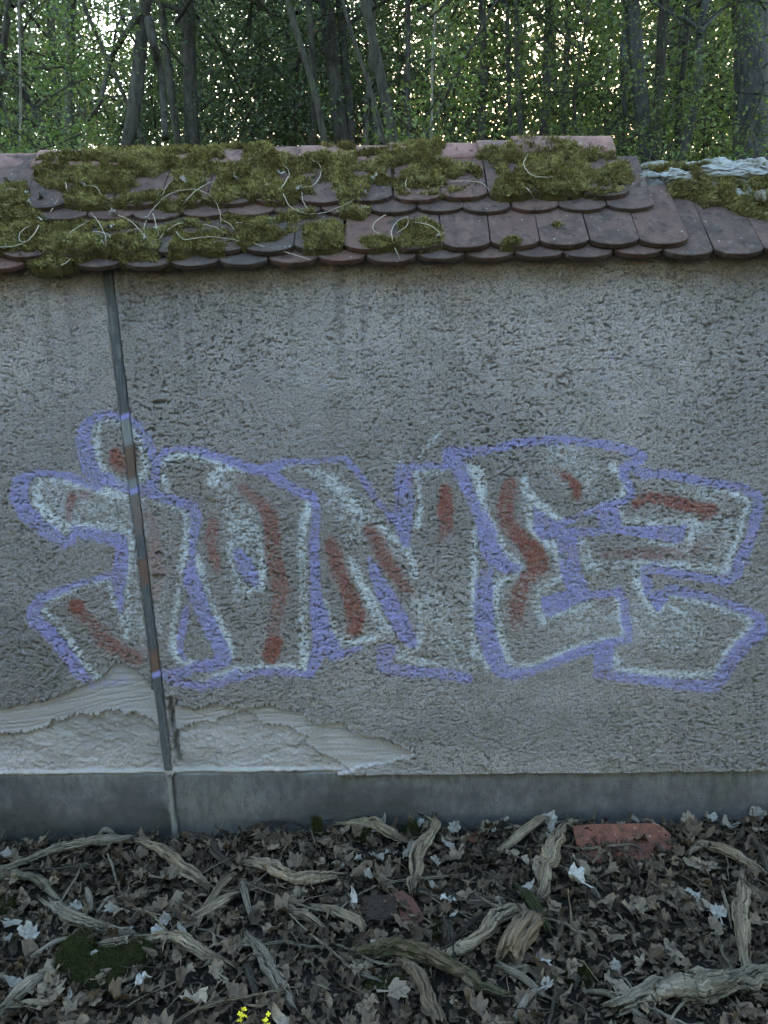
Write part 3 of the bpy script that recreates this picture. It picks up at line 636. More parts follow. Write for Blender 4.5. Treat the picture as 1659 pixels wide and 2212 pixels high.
def build_plinth():
    xs = np.concatenate([np.arange(-4.2, -1.8, 0.05), np.arange(-1.8, 1.8, 0.008), np.arange(1.8, 4.21, 0.05)])
    ts = np.linspace(0, 1, 64)
    X, T = np.meshgrid(xs, ts)
    zt = z_plinth(X) - 0.002; zb = -0.25
    Z = zb + T * (zt - zb)
    PX, PY = project(X, 0 * X, Z)
    H = 0.004 + 0.0025 * fbm(X * 8, Z * 8, 141, 4) + 0.0012 * fbm(X * 60, Z * 60, 143, 2)
    jx = 366 + (PY - 1665) * 0.10 + 2.5 * fbm(PY / 25, PY * 0, 145, 3)
    groove = 1 - smooth01(np.abs(PX - jx - 6), 1.2, 3.0)
    fill = 1 - smooth01(np.abs(PX - jx + 1), 4, 7)
    H = H - 0.014 * groove + 0.006 * fill * (PY > 1668)
    sp = 1 - smooth01(np.hypot((PX - 385) / 34, (PY - 1720) / 60) + 0.3 * fbm(X * 20, Z * 20, 147, 3), 0.7, 1.0)
    d0 = fbm(X * 3.5, Z * 6, 151, 4)
    grd = np.interp(PX, [-500, 0, 330, 600, 900, 1659], [1690, 1715, 1745, 1800, 1800, 1795])
    dirt_dark = smooth01(PY + 45 * d0, grd, grd + 75) * 0.92
    dirt_dark = np.maximum(dirt_dark, 0.45 * smooth01(d0, 0.0, 0.5)); dirt_dark = np.maximum(dirt_dark, 0.85 * smooth01(PY + 60 * d0, 1700, 1805))
    dirt_dark = np.clip(dirt_dark + 0.16 * fbm(X * 30, Z * 30, 153, 4, .65), 0, 1)
    dirt_dark = np.maximum(dirt_dark, groove)
    pale = np.maximum(0.5 * fill * (PY > 1668), 0.18 * sp)
    pale = np.maximum(pale, 0.3 * smooth01(PX, 360, 420) * (1 - smooth01(PX, 480, 640)) * (0.6 + 0.6 * d0))
    pale = np.maximum(pale, 0.22 * smooth01(PY + 20 * d0, 1700, 1660) if False else 0.2 * (1 - smooth01(PY + 20 * d0, 1668, 1710)))
    n, m = X.shape
    Y = -H
    # a small top ledge behind the plaster
    V = np.stack([X, Y, Z], -1).reshape(-1, 3)
    top = np.stack([X[-1], 0 * X[-1] + 0.03, Z[-1]], -1)
    V = np.concatenate([V, top])
    I = np.arange(n * m).reshape(n, m); I = np.concatenate([I, n * m + np.arange(m)[None]], 0)
    F = np.stack([I[:-1, :-1], I[:-1, 1:], I[1:, 1:], I[1:, :-1]], -1).reshape(-1, 4)
    ex = lambda a: np.concatenate([a.ravel(), a[-1]])
    me = fast_mesh('plinth', V, F, True, dict(dirt_dark=ex(np.clip(dirt_dark, 0, 1)), pale=ex(np.clip(pale, 0, 1))))
    tag(obj('plinth', me, M['plinth'], wall), 'smooth dark grey concrete plinth, damp and blackened along its foot')
build_plinth()

def build_strip():
    V = []; att = {k: [] for k in ('white', 'red', 'violet')}
    n = 260; prof = [(-1, -0.012), (-1, 0.004), (-0.8, 0.0065), (-0.3, 0.006), (0.3, 0.006), (0.8, 0.0065), (1, 0.004), (1, -0.012)]
    bands = [(430, 545, 'w', .0)]
    zone = lambda y, a, b, e=2.5: float(smooth01(np.array(y), a - e, a + e) * (1 - smooth01(np.array(y), b - e, b + e)))
    for i in range(n + 1):
        py = STRIP_TOP[1] - 25 + (STRIP_BOT[1] + 1 - STRIP_TOP[1] + 25) * i / n
        c = on_y(strip_x(py), py)
        for (u, d) in prof:
            w = 0.0165 * (1 + 0.06 * math.sin(i * 0.21) + random.uniform(-.03, .03))
            V.append((c.x + u * w, -0.020 - d, c.z))
            q = py + u * 3
            att['violet'].append(max(zone(q, 893, 904), zone(q, 1052, 1064), zone(q, 1446, 1457)))
            att['white'].append(0.8 * max(zone(q, 904, 962, 6), zone(q, 1030, 1052, 5), .5 * zone(q, 1064, 1150, 12), .5 * zone(q, 745, 775, 4) * (0.2 < u < 0.9), .6 * zone(q, 660, 720, 6) * (-.6 < u < .2)))
            att['red'].append(max(.75 * zone(q, 962, 1030, 8), .45 * zone(q, 1070, 1150, 15), .75 * zone(q, 1205, 1260, 5), .85 * zone(q, 1400, 1446, 8)))
    k = len(prof); F = []
    for i in range(n):
        for j in range(k - 1):
            a = i * k + j; F.append((a, a + 1, a + k + 1, a + k))
    F = [f[::-1] for f in F]
    me = fast_mesh('joint_strip', V, F, False, att)
    tag(obj('joint_strip', me, M['strip'], wall), 'thin grey metal joint strip running down the render, paint bands across it')
build_strip()

# ------------------------------------------------------------------ the coping roof
SIG = R(45.5)
SD = Vector((0, math.cos(SIG), math.sin(SIG))); SN = Vector((0, -math.sin(SIG), math.cos(SIG)))
E0 = on_y(829, 573, -0.10); E0 = Vector((0, E0.y, E0.z))
def RP(x, s, n=0.0): return E0 + Vector((x, 0, 0)) + SD * s + SN * n
def roof_xs(px, py, n=0.015):
    d = ray(px, py); o = E0 + SN * n
    t = (o - CAM).dot(SN) / d.dot(SN); p = CAM + d * t
    return p.x, (p - o).dot(SD)
TAU, TT, TW, TL, ARC = 0.08, 0.018, 0.18, 0.38, 0.032
S_A, S_B, S_C, S_D = 0.0, roof_xs(1324, 537, .021)[1], roof_xs(1250, 461, .0225)[1], roof_xs(1199, 434, .037)[1]
ROWS = {}
def row(name, s, n, px, py, right_px=None):
    x0, _ = roof_xs(px, py); ROWS[name] = (s, n, x0, right_px)
row('A', 0.0, 0.0, 1327, 548)
row('B', S_B, 0.021, 1378, 525)
row('C', S_C, 0.0225, 1305, 440)
row('D', S_D, 0.037, 1251, 418)
PITCH_T = (roof_xs(1649, 538)[0] - roof_xs(1219, 552)[0]) / 4
X_B_END, X_C_END, X_D_END = roof_xs(1483, 515)[0], roof_xs(1405, 437)[0], roof_xs(1347, 410)[0]
print('roof rows', S_B, S_C, S_D, 'pitch', PITCH_T, 'ground z', ZS, 'plinth', Z_PLINTH_L, Z_PLINTH_R, 'eave', E0.z)

def tile_mesh(name, seed):
    rd = random.Random(seed)
    w = TW / 2 - 0.0028
    n = 10; prof = []
    for i in range(n + 1):
        u = -1 + 2 * i / n
        prof.append((u * w, ARC * (1 - math.sqrt(max(0, 1 - 0.86 * u * u))) / (1 - math.sqrt(0.14)) + rd.uniform(-.0012, .0012)))
    outline = prof + [(w, TL * .5), (w, TL), (-w, TL), (-w, TL * .5)]
    k = len(outline); bv = 0.002
    V = []
    for (x, s) in outline: V.append((x, s, 0))
    for (x, s) in outline: V.append((x, s, TT - bv))
    for (x, s) in outline: V.append((x * (1 - bv / w), s + (bv if s < TL * .4 else (-bv if s > .9 * TL else 0)), TT + 0.001 * math.sin(s * 20 + seed)))
    F = []
    for i in range(k):
        j = (i + 1) % k
        F.append((i, j, k + j, k + i)); F.append((k + i, k + j, 2 * k + j, 2 * k + i))
    F.append(tuple(range(2 * k, 3 * k))); F.append(tuple(range(k - 1, -1, -1)))
    return py_mesh(name, V, F)
ROT = Matrix(((1, 0, 0), (0, SD.y, SN.y), (0, SD.z, SN.z)))      # tile space -> world
def bed_rise(X, S):
    s0 = np.where(X < X_B_END + .01, .455, .33 - .3 * np.clip(X - X_B_END, 0, .45))
    return smooth01(X, X_C_END - .02, X_C_END + .02) * smooth01(S, s0, s0 + .10)
def build_roof():
    # mortar bed under the tiles, front and back, lumpy where it lies open at the right
    xs = np.concatenate([np.arange(-4.2, 1.0, 0.06), np.arange(1.0, 1.9, 0.008), np.arange(1.9, 4.21, 0.06)])
    prof_s = np.concatenate([np.linspace(0.10, 0.62, 90), np.linspace(0.64, 1.2, 12)])
    X, S = np.meshgrid(xs, prof_s)
    ap = 0.56
    s1 = np.minimum(S, ap); back = np.maximum(S - ap, 0)
    lum = 0.5 + 0.5 * fbm(X * 14, S * 14, 161, 4); lum2 = fbm(X * 45, S * 45, 163, 3)
    n = -0.022 + bed_rise(X, S) * (0.014 + 0.05 * lum + 0.010 * lum2)
    P0 = E0
    Y = P0.y + s1 * SD.y + n * SN.y + back * 0.75
    Zz = P0.z + s1 * SD.z + n * SN.z - back * 0.70 - 0.02 * smooth01(S, 0.5, 0.6) * 0
    a, b = X.shape; I = np.arange(a * b).reshape(a, b)
    F = np.stack([I[:-1, :-1], I[:-1, 1:], I[1:, 1:], I[1:, :-1]], -1).reshape(-1, 4)
    roof = obj('roof', fast_mesh('roof', np.stack([X, Y, Zz], -1).reshape(-1, 3), F), M['mortar'], wall)
    tag(roof, 'clay tile coping roof on its mortar bed')
    protos = [tile_mesh('roof_tile', i) for i in range(5)]
    for me in protos: me.materials.append(M['tile'])
    rd = random.Random(5)
    for nm, (s, n, x0, _) in ROWS.items():
        end = {'A': 3.0, 'B': X_B_END + .02, 'C': X_C_END + .02, 'D': X_D_END + .02}[nm]
        k0 = int(math.floor((-3.0 - x0) / PITCH_T)); k = k0
        while x0 + (k + 1) * PITCH_T < end:
            xc = x0 + (k + 0.5) * PITCH_T + rd.uniform(-.003, .003)
            o = bpy.data.objects.new('roof_tile', rd.choice(protos))
            loc = RP(xc, s + rd.uniform(-.007, .007), n + rd.uniform(0, .002))
            tl = Matrix.Rotation(-math.atan(TAU) + rd.uniform(-.008, .008), 3, 'X')
            o.matrix_local = Matrix.Translation(loc) @ (ROT @ Matrix.Rotation(rd.uniform(-.02, .02), 3, 'Z') @ tl).to_4x4()
            link(o, roof); k += 1
    # ridge tiles
    sa = roof_xs(1100, 312, 0.05)[1]
    return roof
roof = build_roof()

def ridge_mesh():
    # rounded saddle, slightly conical, wide collar end over the next one
    L = 0.40; nu = 14; V = []; F = []
    rings = [(0.0, 1.0), (0.03, 1.0), (0.2, 0.96), (0.40, 0.90)]
    def prof(t, sc, off):           # t in -1..1 across
        a = abs(t); leg = 0.175
        r = 0.05
        d = a * leg
        y = (1 if t > 0 else -1) * (d * 0.72); z = -math.sqrt(d * d * 0.72 * 0.72 + r * r) + r
        return y * sc, z * sc * 0.98 + off
    for (xx, sc) in rings:
        for off in (0.0, -0.016):
            for i in range(nu + 1):
                t = -1 + 2 * i / nu
                y, z = prof(t, sc, off)
                V.append((xx - L / 2, y, z))
    k = nu + 1
    for r in range(len(rings) - 1):
        a, b = r * 2 * k, (r + 1) * 2 * k
        for i in range(nu):
            F.append((a + i, b + i, b + i + 1, a + i + 1)); F.append((a + k + i, a + k + i + 1, b + k + i + 1, b + k + i))
        F.append((a, a + k, b + k, b)); F.append((a + nu, b + nu, b + k + nu, a + k + nu))
    for a, sgn in ((0, 1), ((len(rings) - 1) * 2 * k, -1)):
        for i in range(nu):
            f = (a + i, a + i + 1, a + k + i + 1, a + k + i); F.append(f if sgn > 0 else f[::-1])
    me = py_mesh('ridge_tile', V, F, True); me.materials.append(M['ridge']); return me
def ridge_top():
    # crest line: the ridge stands over the middle of the wall
    best = None
    for i in range(200):               # set it so that its skirt lies on the upper tiles
        y = E0.y + 0.30 + i * 0.002
        z = on_y(829, 311, y).z
        step = (z - math.sqrt(0.126 ** 2 + 0.05 ** 2) + 0.05 - 0.016) - (E0.z + (y - 0.126 - E0.y) * math.tan(SIG)) - 0.030 / math.cos(SIG)
        if best is None or abs(step) < best[0]: best = (abs(step), y, z)
    return best[1], best[2]
RY, RZ = ridge_top()
print('ridge', RY, RZ, 'bed apex', E0.z + .56 * SD.z, E0.y + .56 * SD.y)
rm = ridge_mesh()
xe = on_y(1311, 297, RY).x
rd = random.Random(3)
x = xe - 0.19
i = 0
RIDGE_PITCH = (on_y(1035, 308, RY).x - on_y(658, 312, RY).x) / 2
xj = on_y(1035, 308, RY).x
for k in range(-9, 2):
    xc = xj + k * RIDGE_PITCH + 0.5 * RIDGE_PITCH + 0.01
    if xc + 0.19 > xe + 0.1: xc = xe - 0.19
    o = bpy.data.objects.new('ridge_tile', rm)
    o.location = (xc, RY, RZ + rd.uniform(-.004, .004) + (0.012 if k >= 1 else 0)); o.rotation_euler = (rd.uniform(-.02, .02), rd.uniform(-.006, .006) + 0.02, math.pi * 0)
    link(o, roof)

# roof top surface height above the roof plane, for what lies on it
def arc_s(xl): 
    u = np.clip(xl / (TW / 2), -1, 1); return ARC * (1 - np.sqrt(np.maximum(0, 1 - 0.86 * u * u))) / (1 - math.sqrt(0.14))
S_RIDGE = (RY - 0.126 - E0.y) / SD.y
def roof_top(X, S):
    N = np.full(X.shape, -0.02)
    for nm, (s, n, x0, _) in ROWS.items():
        end = {'A': 9.0, 'B': X_B_END, 'C': X_C_END, 'D': X_D_END}[nm]
        xl = (X - x0) / PITCH_T; xl = (xl - np.floor(xl) - 0.5) * PITCH_T
        on = (S > s + arc_s(xl)) & (X < end) & (S < s + TL)
        N = np.where(on, np.maximum(N, n + TT - (S - s) * TAU), N)
    # ridge saddle
    Yw = E0.y + S * SD.y; 
    zr = RZ - np.sqrt((np.abs(Yw - RY)) ** 2 + 0.05 ** 2) + 0.05
    nr = ((zr - E0.z) - S * SD.z) * SN.z
    on = (S > S_RIDGE) & (X < xe)
    N = np.where(on, np.maximum(N, nr * 1.0), N)
    return N

MOSS_POLYS = [
 [(62,372),(75,345),(130,336),(200,330),(250,324),(330,323),(450,318),(585,315),(592,332),(640,342),(680,337),(760,332),(830,320),(880,314),(945,317),(960,332),(930,345),(1000,355),(1035,370),(1050,395),(1010,412),(950,420),(900,425),(860,425),(850,405),(800,400),(790,430),(740,450),(700,440),(660,420),(640,435),(590,445),(500,440),(420,440),(395,460),(330,455),(270,450),(230,455),(150,445),(130,430),(100,415),(80,395)],
 [(-300,380),(0,398),(60,395),(62,440),(100,470),(60,482),(0,474),(-300,470)],
 [(-300,490),(0,482),(60,472),(130,485),(200,480),(260,475),(330,500),(400,480),(480,470),(560,470),(640,475),(640,500),(560,520),(520,545),(470,552),(430,545),(400,560),(340,570),(260,565),(240,545),(170,570),(140,590),(80,580),(20,545),(0,545),(-300,560)],
 [(1100,318),(1110,302),(1235,299),(1245,320),(1300,335),(1330,322),(1345,345),(1370,385),(1358,408),(1300,420),(1270,418),(1210,428),(1130,430),(1080,432),(1062,415),(1085,385),(1050,350)],
 [(1265,318),(1300,312),(1318,322),(1290,334),(1262,330)],
 [(1035,322),(1070,318),(1080,335),(1050,345),(1035,340)],
 [(650,490),(720,478),(745,490),(745,525),(700,545),(655,540)],
 [(775,515),(840,510),(870,480),(930,478),(955,500),(955,540),(900,548),(840,545),(800,540)],
 [(545,500),(600,490),(632,500),(600,520),(550,525)],
 [(1088,520),(1110,512),(1130,525),(1120,535),(1090,535)],
 [(1190,486),(1205,482),(1222,488),(1205,494)],
 [(730,455),(800,450),(790,472),(740,475)],
 [(600,460),(680,455),(690,475),(620,480)],
 [(700,318),(760,316),(770,326),(710,330)], [(870,312),(950,310),(990,322),(900,326)],
 [(1378,362),(1430,360),(1480,360),(1530,356),(1700,350),(1990,345),(1990,470),(1659,478),(1600,468),(1560,450),(1520,448),(1500,436),(1450,430),(1436,398),(1420,378)],
]
MOSS_HOLES = [[(281,392),(300,384),(380,382),(372,400),(350,418),(320,410)], [(668,405),(690,398),(725,410),(730,440),(690,442)], [(755,372),(790,368),(805,382),(770,386)],
 [(90,408),(140,412),(140,440),(100,436)], [(190,470),(245,462),(280,470),(240,486)], [(1262,352),(1300,345),(1310,368),(1280,372)], [(140,402),(165,396),(170,412),(150,416)],
 [(480,330),(530,326),(525,345),(490,348)], [(200,505),(245,500),(270,515),(220,520)],
 [(1432,378),(1455,370),(1490,374),(1492,392),(1460,396)], [(1524,362),(1560,360),(1700,354),(1700,386),(1600,390),(1545,384)], [(1384,372),(1420,374),(1420,386),(1388,386)]]
def build_moss():
    st = 0.008
    xs = np.arange(-2.3, 2.2, st); ss = np.arange(-0.01, 0.74, st)
    X, S = np.meshgrid(xs, ss)
    N = roof_top(X, S)
    lum = 0.5 + 0.5 * fbm(X * 14, S * 14, 161, 4)
    N = np.where(bed_rise(X, S) > 0, np.maximum(N, -0.022 + bed_rise(X, S) * (0.014 + 0.05 * lum)), N)
    W = [E0[i] + S * SD[i] + N * SN[i] for i in (1, 2)]
    PX, PY = project(X, W[0], W[1])
    jx = 9 * fbm(X * 18, S * 18, 171, 4, .6); jy = 7 * fbm(X * 18 + 5, S * 18, 173, 4, .6)
    qx, qy = PX + jx, PY + jy
    m = np.zeros(X.shape, bool)
    for p in MOSS_POLYS: m |= inside(qx, qy, p)
    for p in MOSS_HOLES: m &= ~inside(qx, qy, p)
    m &= (S < np.where(X < xe, (RY - E0.y) / SD.y + .02, 0.56)) & (PY > 290)
    m &= fbm(X * 17, S * 17, 175, 4) > -0.30
    m &= N > -0.018
    # soft thickness
    d = m.astype(np.float32)
    for _ in range(5):
        d = (d + np.roll(d, 1, 0) + np.roll(d, -1, 0) + np.roll(d, 1, 1) + np.roll(d, -1, 1)) / 5
    nb = np.clip(0.5 + 0.5 * fbm(X * 9, S * 9, 177, 3) + .38 * fbm(X * 30, S * 30, 178, 3), 0, 1.3)
    # one moss cushion bridges the steps between tile rows
    Ns = N.copy()
    for _ in range(3):
        Ns = (Ns + np.roll(Ns, 1, 0) + np.roll(Ns, -1, 0) + np.roll(Ns, 1, 1) + np.roll(Ns, -1, 1)) / 5
    base = np.maximum(N, 0.6 * Ns + 0.4 * N)
    th = np.where(m, (0.003 + 0.032 * nb ** 1.7) * np.clip((d - 0.35) * 1.7, 0.08, 1), -0.006)
    H = base + th + 0.003 * fbm(X * 70, S * 70, 179, 2) * m
    V = np.stack([X, E0.y + S * SD.y + H * SN.y, E0.z + S * SD.z + H * SN.z], -1)
    a, b = X.shape; I = np.arange(a * b).reshape(a, b)
    Fq = np.stack([I[:-1, :-1], I[:-1, 1:], I[1:, 1:], I[1:, :-1]], -1).reshape(-1, 4)
    keep = m.ravel()[Fq].any(1)
    Fq = Fq[keep]
    u, inv = np.unique(Fq, return_inverse=True)
    Vb = V.reshape(-1, 3)[u]; Fb = inv.reshape(-1, 4)
    # blades: two crossed slivers bent outwards
    idx = np.argwhere(m)
    g = np.random.default_rng(12)
    K = 110000
    pick = idx[g.integers(0, len(idx), K)]
    x = X[pick[:, 0], pick[:, 1]] + g.uniform(-st, st, K) * .6
    s = S[pick[:, 0], pick[:, 1]] + g.uniform(-st, st, K) * .6
    h = H[pick[:, 0], pick[:, 1]] - 0.003
    base = np.stack([x, E0.y + s * SD.y + h * SN.y, E0.z + s * SD.z + h * SN.z], -1)
    cl = vnoise(x * 26, s * 26, 181)
    dirv = np.stack([g.normal(0, .55, K) + cl * .5, g.normal(0, .4, K) - .25, g.normal(0, .35, K) + 0.75], -1)
    dirv /= np.linalg.norm(dirv, axis=1)[:, None]
    L = g.uniform(0.008, 0.024, K)[:, None]
    side = np.cross(dirv, g.normal(0, 1, (K, 3))); side /= np.linalg.norm(side, axis=1)[:, None]
    wd = g.uniform(0.0011, 0.0021, K)[:, None]
    droop = np.stack([g.normal(0, .3, K), -np.abs(g.normal(0.2, .3, K)), -g.uniform(0, .5, K)], -1)
    p0, p1 = base - side * wd, base + side * wd
    mid = base + dirv * L * .6; tip = base + dirv * L + droop * L * .6
    Vt = np.stack([p0, p1, mid + side * wd * .9, mid - side * wd * .9, tip], 1).reshape(-1, 3)
    o5 = np.arange(K)[:, None] * 5
    Ft = o5 + np.array([[0, 1, 2, 3]]); Ft2 = o5 + np.array([[3, 2, 4, 4]])
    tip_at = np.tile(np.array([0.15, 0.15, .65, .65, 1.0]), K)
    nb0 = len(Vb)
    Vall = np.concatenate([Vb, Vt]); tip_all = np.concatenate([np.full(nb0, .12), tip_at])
    tri = np.concatenate([Fb[:, [0, 1, 2]], Fb[:, [0, 2, 3]], nb0 + Ft[:, [0, 1, 2]], nb0 + Ft[:, [0, 2, 3]], nb0 + Ft2[:, [0, 1, 2]]])
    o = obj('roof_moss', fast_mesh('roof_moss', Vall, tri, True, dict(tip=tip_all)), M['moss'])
    tag(o, 'yellow green moss cushions spreading over the coping tiles', 'moss', kind='stuff')
    return X, S, H, N, m
MX, MS, MH, MN, MMASK = build_moss()
def roof_n(x, s):
    i = min(max(int((s + 0.01) / 0.008), 0), MH.shape[0] - 1); j = min(max(int((x + 2.3) / 0.008), 0), MH.shape[1] - 1)
    return float(max(MH[i, j], MN[i, j]))

# pale mortar lumps left on the open end of the coping
def lump_mesh(name, rx, ry, rz, seed, crag=0.0):
    nu, nv = (34, 20) if crag else (22, 14); V = []; F = []
    for j in range(nv + 1):
        ph = math.pi * j / nv
        for i in range(nu):
            th = 2 * math.pi * i / nu
            d = (math.sin(ph) * math.cos(th), math.sin(ph) * math.sin(th), math.cos(ph))
            k = 1 + 0.28 * float(fbm(np.array([d[0] * 2.2 + seed]), np.array([d[1] * 2.2 + d[2] * 1.7]), 201, 4)[0])
            if crag:
                k += crag * float(fbm(np.array([d[0] * 5 + seed * 3]), np.array([d[1] * 5 + d[2] * 4.1]), 207, 3, .65)[0]); k = round(k * 7) / 7 * .6 + k * .4
            sq = lambda v: math.copysign(abs(v) ** 0.75, v)
            V.append((sq(d[0]) * rx * k, sq(d[1]) * ry * k, sq(d[2]) * rz * k))
    for j in range(nv):
        for i in range(nu):
            F.append((j * nu + i, (j + 1) * nu + i, (j + 1) * nu + (i + 1) % nu, j * nu + (i + 1) % nu))
    return py_mesh(name, V, F, not crag)
M['lime'] = mat_plain('pale_lime', (0.25, 0.245, 0.245), 0.9)
for (px, py, rx, rs, rz, sd_) in [(1462, 382, .055, .026, .03, 1), (1580, 372, .11, .032, .035, 2), (1690, 370, .10, .03, .03, 5), (1405, 379, .04, .012, .014, 3)]:
    x, s = roof_xs(px, py, 0.02); s = min(s, .55)
    o = bpy.data.objects.new('mortar_lump', lump_mesh('mortar_lump', rx * 1.1, rs * 1.15, rz * .8, sd_, .32)); o.data.materials.append(M['lime'])
    o.matrix_local = Matrix.Translation(RP(x, s, 0.018)) @ ROT.to_4x4(); link(o, roof)

# ------------------------------------------------------------------ tubes
def catmull(P, m):
    P = [np.array(p, float) for p in P]
    P = [2 * P[0] - P[1]] + P + [2 * P[-1] - P[-2]]
    out = []
    for i in range(1, len(P) - 2):
        for k in range(m):
            t = k / m
            out.append(0.5 * ((2 * P[i]) + (-P[i - 1] + P[i + 1]) * t + (2 * P[i - 1] - 5 * P[i] + 4 * P[i + 1] - P[i + 2]) * t * t + (-P[i - 1] + 3 * P[i] - 3 * P[i + 1] + P[i + 2]) * t ** 3))
    out.append(P[-2]); return np.array(out)
def tube(P, Rr, ns=8, groove=0.0, seed=0, twist=0.0, splinter=0.0, cap=True):
    """P: n x 3 path, Rr: n radii -> verts, quads, uv"""
    P = np.asarray(P, float); n = len(P); Rr = np.asarray(Rr, float)
    g = np.random.default_rng(seed)
    T = np.gradient(P, axis=0); T /= np.linalg.norm(T, axis=1)[:, None] + 1e-9
    up = np.array([0, 0, 1.0]) if abs(T[:, 2].mean()) < 0.8 else np.array([1.0, 0, 0])
    Sd = np.cross(T, up); Sd /= np.linalg.norm(Sd, axis=1)[:, None] + 1e-9
    Up = np.cross(Sd, T)
    ln = np.concatenate([[0], np.cumsum(np.linalg.norm(np.diff(P, axis=0), axis=1))])
    th = np.arange(ns) * 2 * np.pi / ns
    V = np.zeros((n, ns, 3)); UV = np.zeros((n, ns, 2))
    gr = g.normal(0, 1, ns) * groove
    for i in range(n):
        a = th + twist * ln[i]
        loc = 1.0
        if groove:
            loc = 1 + gr + groove * 1.1 * vnoise(np.arange(ns) * 1.7 + seed, np.full(ns, ln[i] * 14.0 + seed), 211) + 0.12 * vnoise(np.full(ns, ln[i] * 9 + seed), np.full(ns, 3.3), 213)
        r = Rr[i] * loc
        V[i] = P[i] + (np.cos(a) * r)[:, None] * Sd[i] + (np.sin(a) * r)[:, None] * Up[i]
        UV[i, :, 0] = np.arange(ns) / ns; UV[i, :, 1] = ln[i]
    if splinter:
        e0 = g.uniform(-1, 1, ns)[:, None] * splinter; e1 = g.uniform(-1, 1, ns)[:, None] * splinter
        V[0] += T[0] * e0; V[-1] += T[-1] * e1
    I = np.arange(n * ns).reshape(n, ns); J = np.roll(I, -1, 1)
    F = np.stack([I[:-1], J[:-1], J[1:], I[1:]], -1).reshape(-1, 4)
    V = V.reshape(-1, 3); UV = UV.reshape(-1, 2)
    if cap:
        c0, c1 = len(V), len(V) + 1
        V = np.concatenate([V, [P[0] + T[0] * Rr[0] * .3], [P[-1] - T[-1] * Rr[-1] * .3]]); UV = np.concatenate([UV, [[0, 0], [0, ln[-1]]]])
        f0 = np.stack([np.full(ns, c0), J[0], I[0], np.full(ns, c0)], -1); f1 = np.stack([np.full(ns, c1), I[-1], J[-1], np.full(ns, c1)], -1)
        F = np.concatenate([F, f0, f1])
    return V, F, UV
def tris(F):
    F = np.asarray(F); a = F[:, [0, 1, 2]]; b = F[:, [0, 2, 3]]
    b = b[F[:, 3] != F[:, 0]]
    return np.concatenate([a, b])
class Acc:
    def __init__(s): s.V = []; s.F = []; s.U = []; s.A = []; s.n = 0
    def add(s, V, F, U=None, a=0.0):
        s.V.append(V); s.F.append(tris(F) + s.n if F.shape[1] == 4 else F + s.n); s.U.append(U if U is not None else np.zeros((len(V), 2)))
        s.A.append(np.full(len(V), a) if np.isscalar(a) else a); s.n += len(V)
    def mesh(s, name, attr='moss', smooth=True):
        return fast_mesh(name, np.concatenate(s.V), np.concatenate(s.F), smooth, {attr: np.concatenate(s.A)}, uv=np.concatenate(s.U))

def branch_tube(Q, Rr, ns, seed, twist, splinter):
    Q = np.asarray(Q, float); n = len(Q); g = np.random.default_rng(seed)
    T = np.gradient(Q, axis=0); T /= np.linalg.norm(T, axis=1)[:, None] + 1e-9
    Sd = np.cross(T, np.array([0, 0, 1.0])); Sd /= np.linalg.norm(Sd, axis=1)[:, None] + 1e-9
    Up = np.cross(Sd, T)
    ln = np.concatenate([[0], np.cumsum(np.linalg.norm(np.diff(Q, axis=0), axis=1))])
    TH, LN = np.meshgrid(np.arange(ns) * 2 * np.pi / ns, ln)
    u = np.minimum(TH, 2 * np.pi - TH) * 2.2          # seamless round the stem
    w = LN * 9 + 3.7 * seed
    big = vnoise(u * .6 + seed * 1.3 + TH * 0, w * .9, 261)
    crack = (1 - np.abs(vnoise(u * 1.9 + seed, w * .55 + .8 * big, 263))) ** 5 * (vnoise(u * .7 + seed, w * .8, 265) > -.45)
    fine = vnoise(u * 5 + seed, w * 1.4, 267)
    rad = Rr[:, None] * (1 + .22 * big - .34 * crack + .07 * fine)
    flat = g.uniform(.6, .95); rot = g.uniform(-.5, .5)
    a = TH + twist * LN * .5
    ca, sa = np.cos(a), np.sin(a) * flat
    c2, s2 = ca * math.cos(rot) - sa * math.sin(rot), ca * math.sin(rot) + sa * math.cos(rot)
    V = Q[:, None] + (c2 * rad)[..., None] * Sd[:, None] + (s2 * rad)[..., None] * Up[:, None]
    e0 = vnoise(TH[0] * 2.5 + seed, TH[0] * 0 + 1, 269) * splinter * 1.6; e1 = vnoise(TH[0] * 2.5 + seed, TH[0] * 0 + 9, 269) * splinter * 1.6
    V[0] += T[0] * e0[:, None]; V[-1] += T[-1] * e1[:, None]
    UV = np.stack([np.minimum(TH, 2 * np.pi - TH) / 6.28, LN], -1).reshape(-1, 2)
    I = np.arange(n * ns).reshape(n, ns); J = np.roll(I, -1, 1)
    F = np.stack([I[:-1], J[:-1], J[1:], I[1:]], -1).reshape(-1, 4)
    V = V.reshape(-1, 3); c0 = len(V)
    V = np.concatenate([V, [Q[0] + T[0] * Rr[0] * .6], [Q[-1] - T[-1] * Rr[-1] * .6]]); UV = np.concatenate([UV, [[0, 0], [0, ln[-1]]]])
    F = np.concatenate([F, np.stack([np.full(ns, c0), J[0], I[0], np.full(ns, c0)], -1), np.stack([np.full(ns, c0 + 1), I[-1], J[-1], np.full(ns, c0 + 1)], -1)])
    return V, F, UV, np.concatenate([np.clip(crack.ravel() * 1.2, 0, 1), [.7, .7]])
# ------------------------------------------------------------------ branches and sticks on the ground
G1 = conv(0, 3150, 1000); G2 = conv(1000, 3150, 1000); G3 = conv(2000, 3150, 1024)
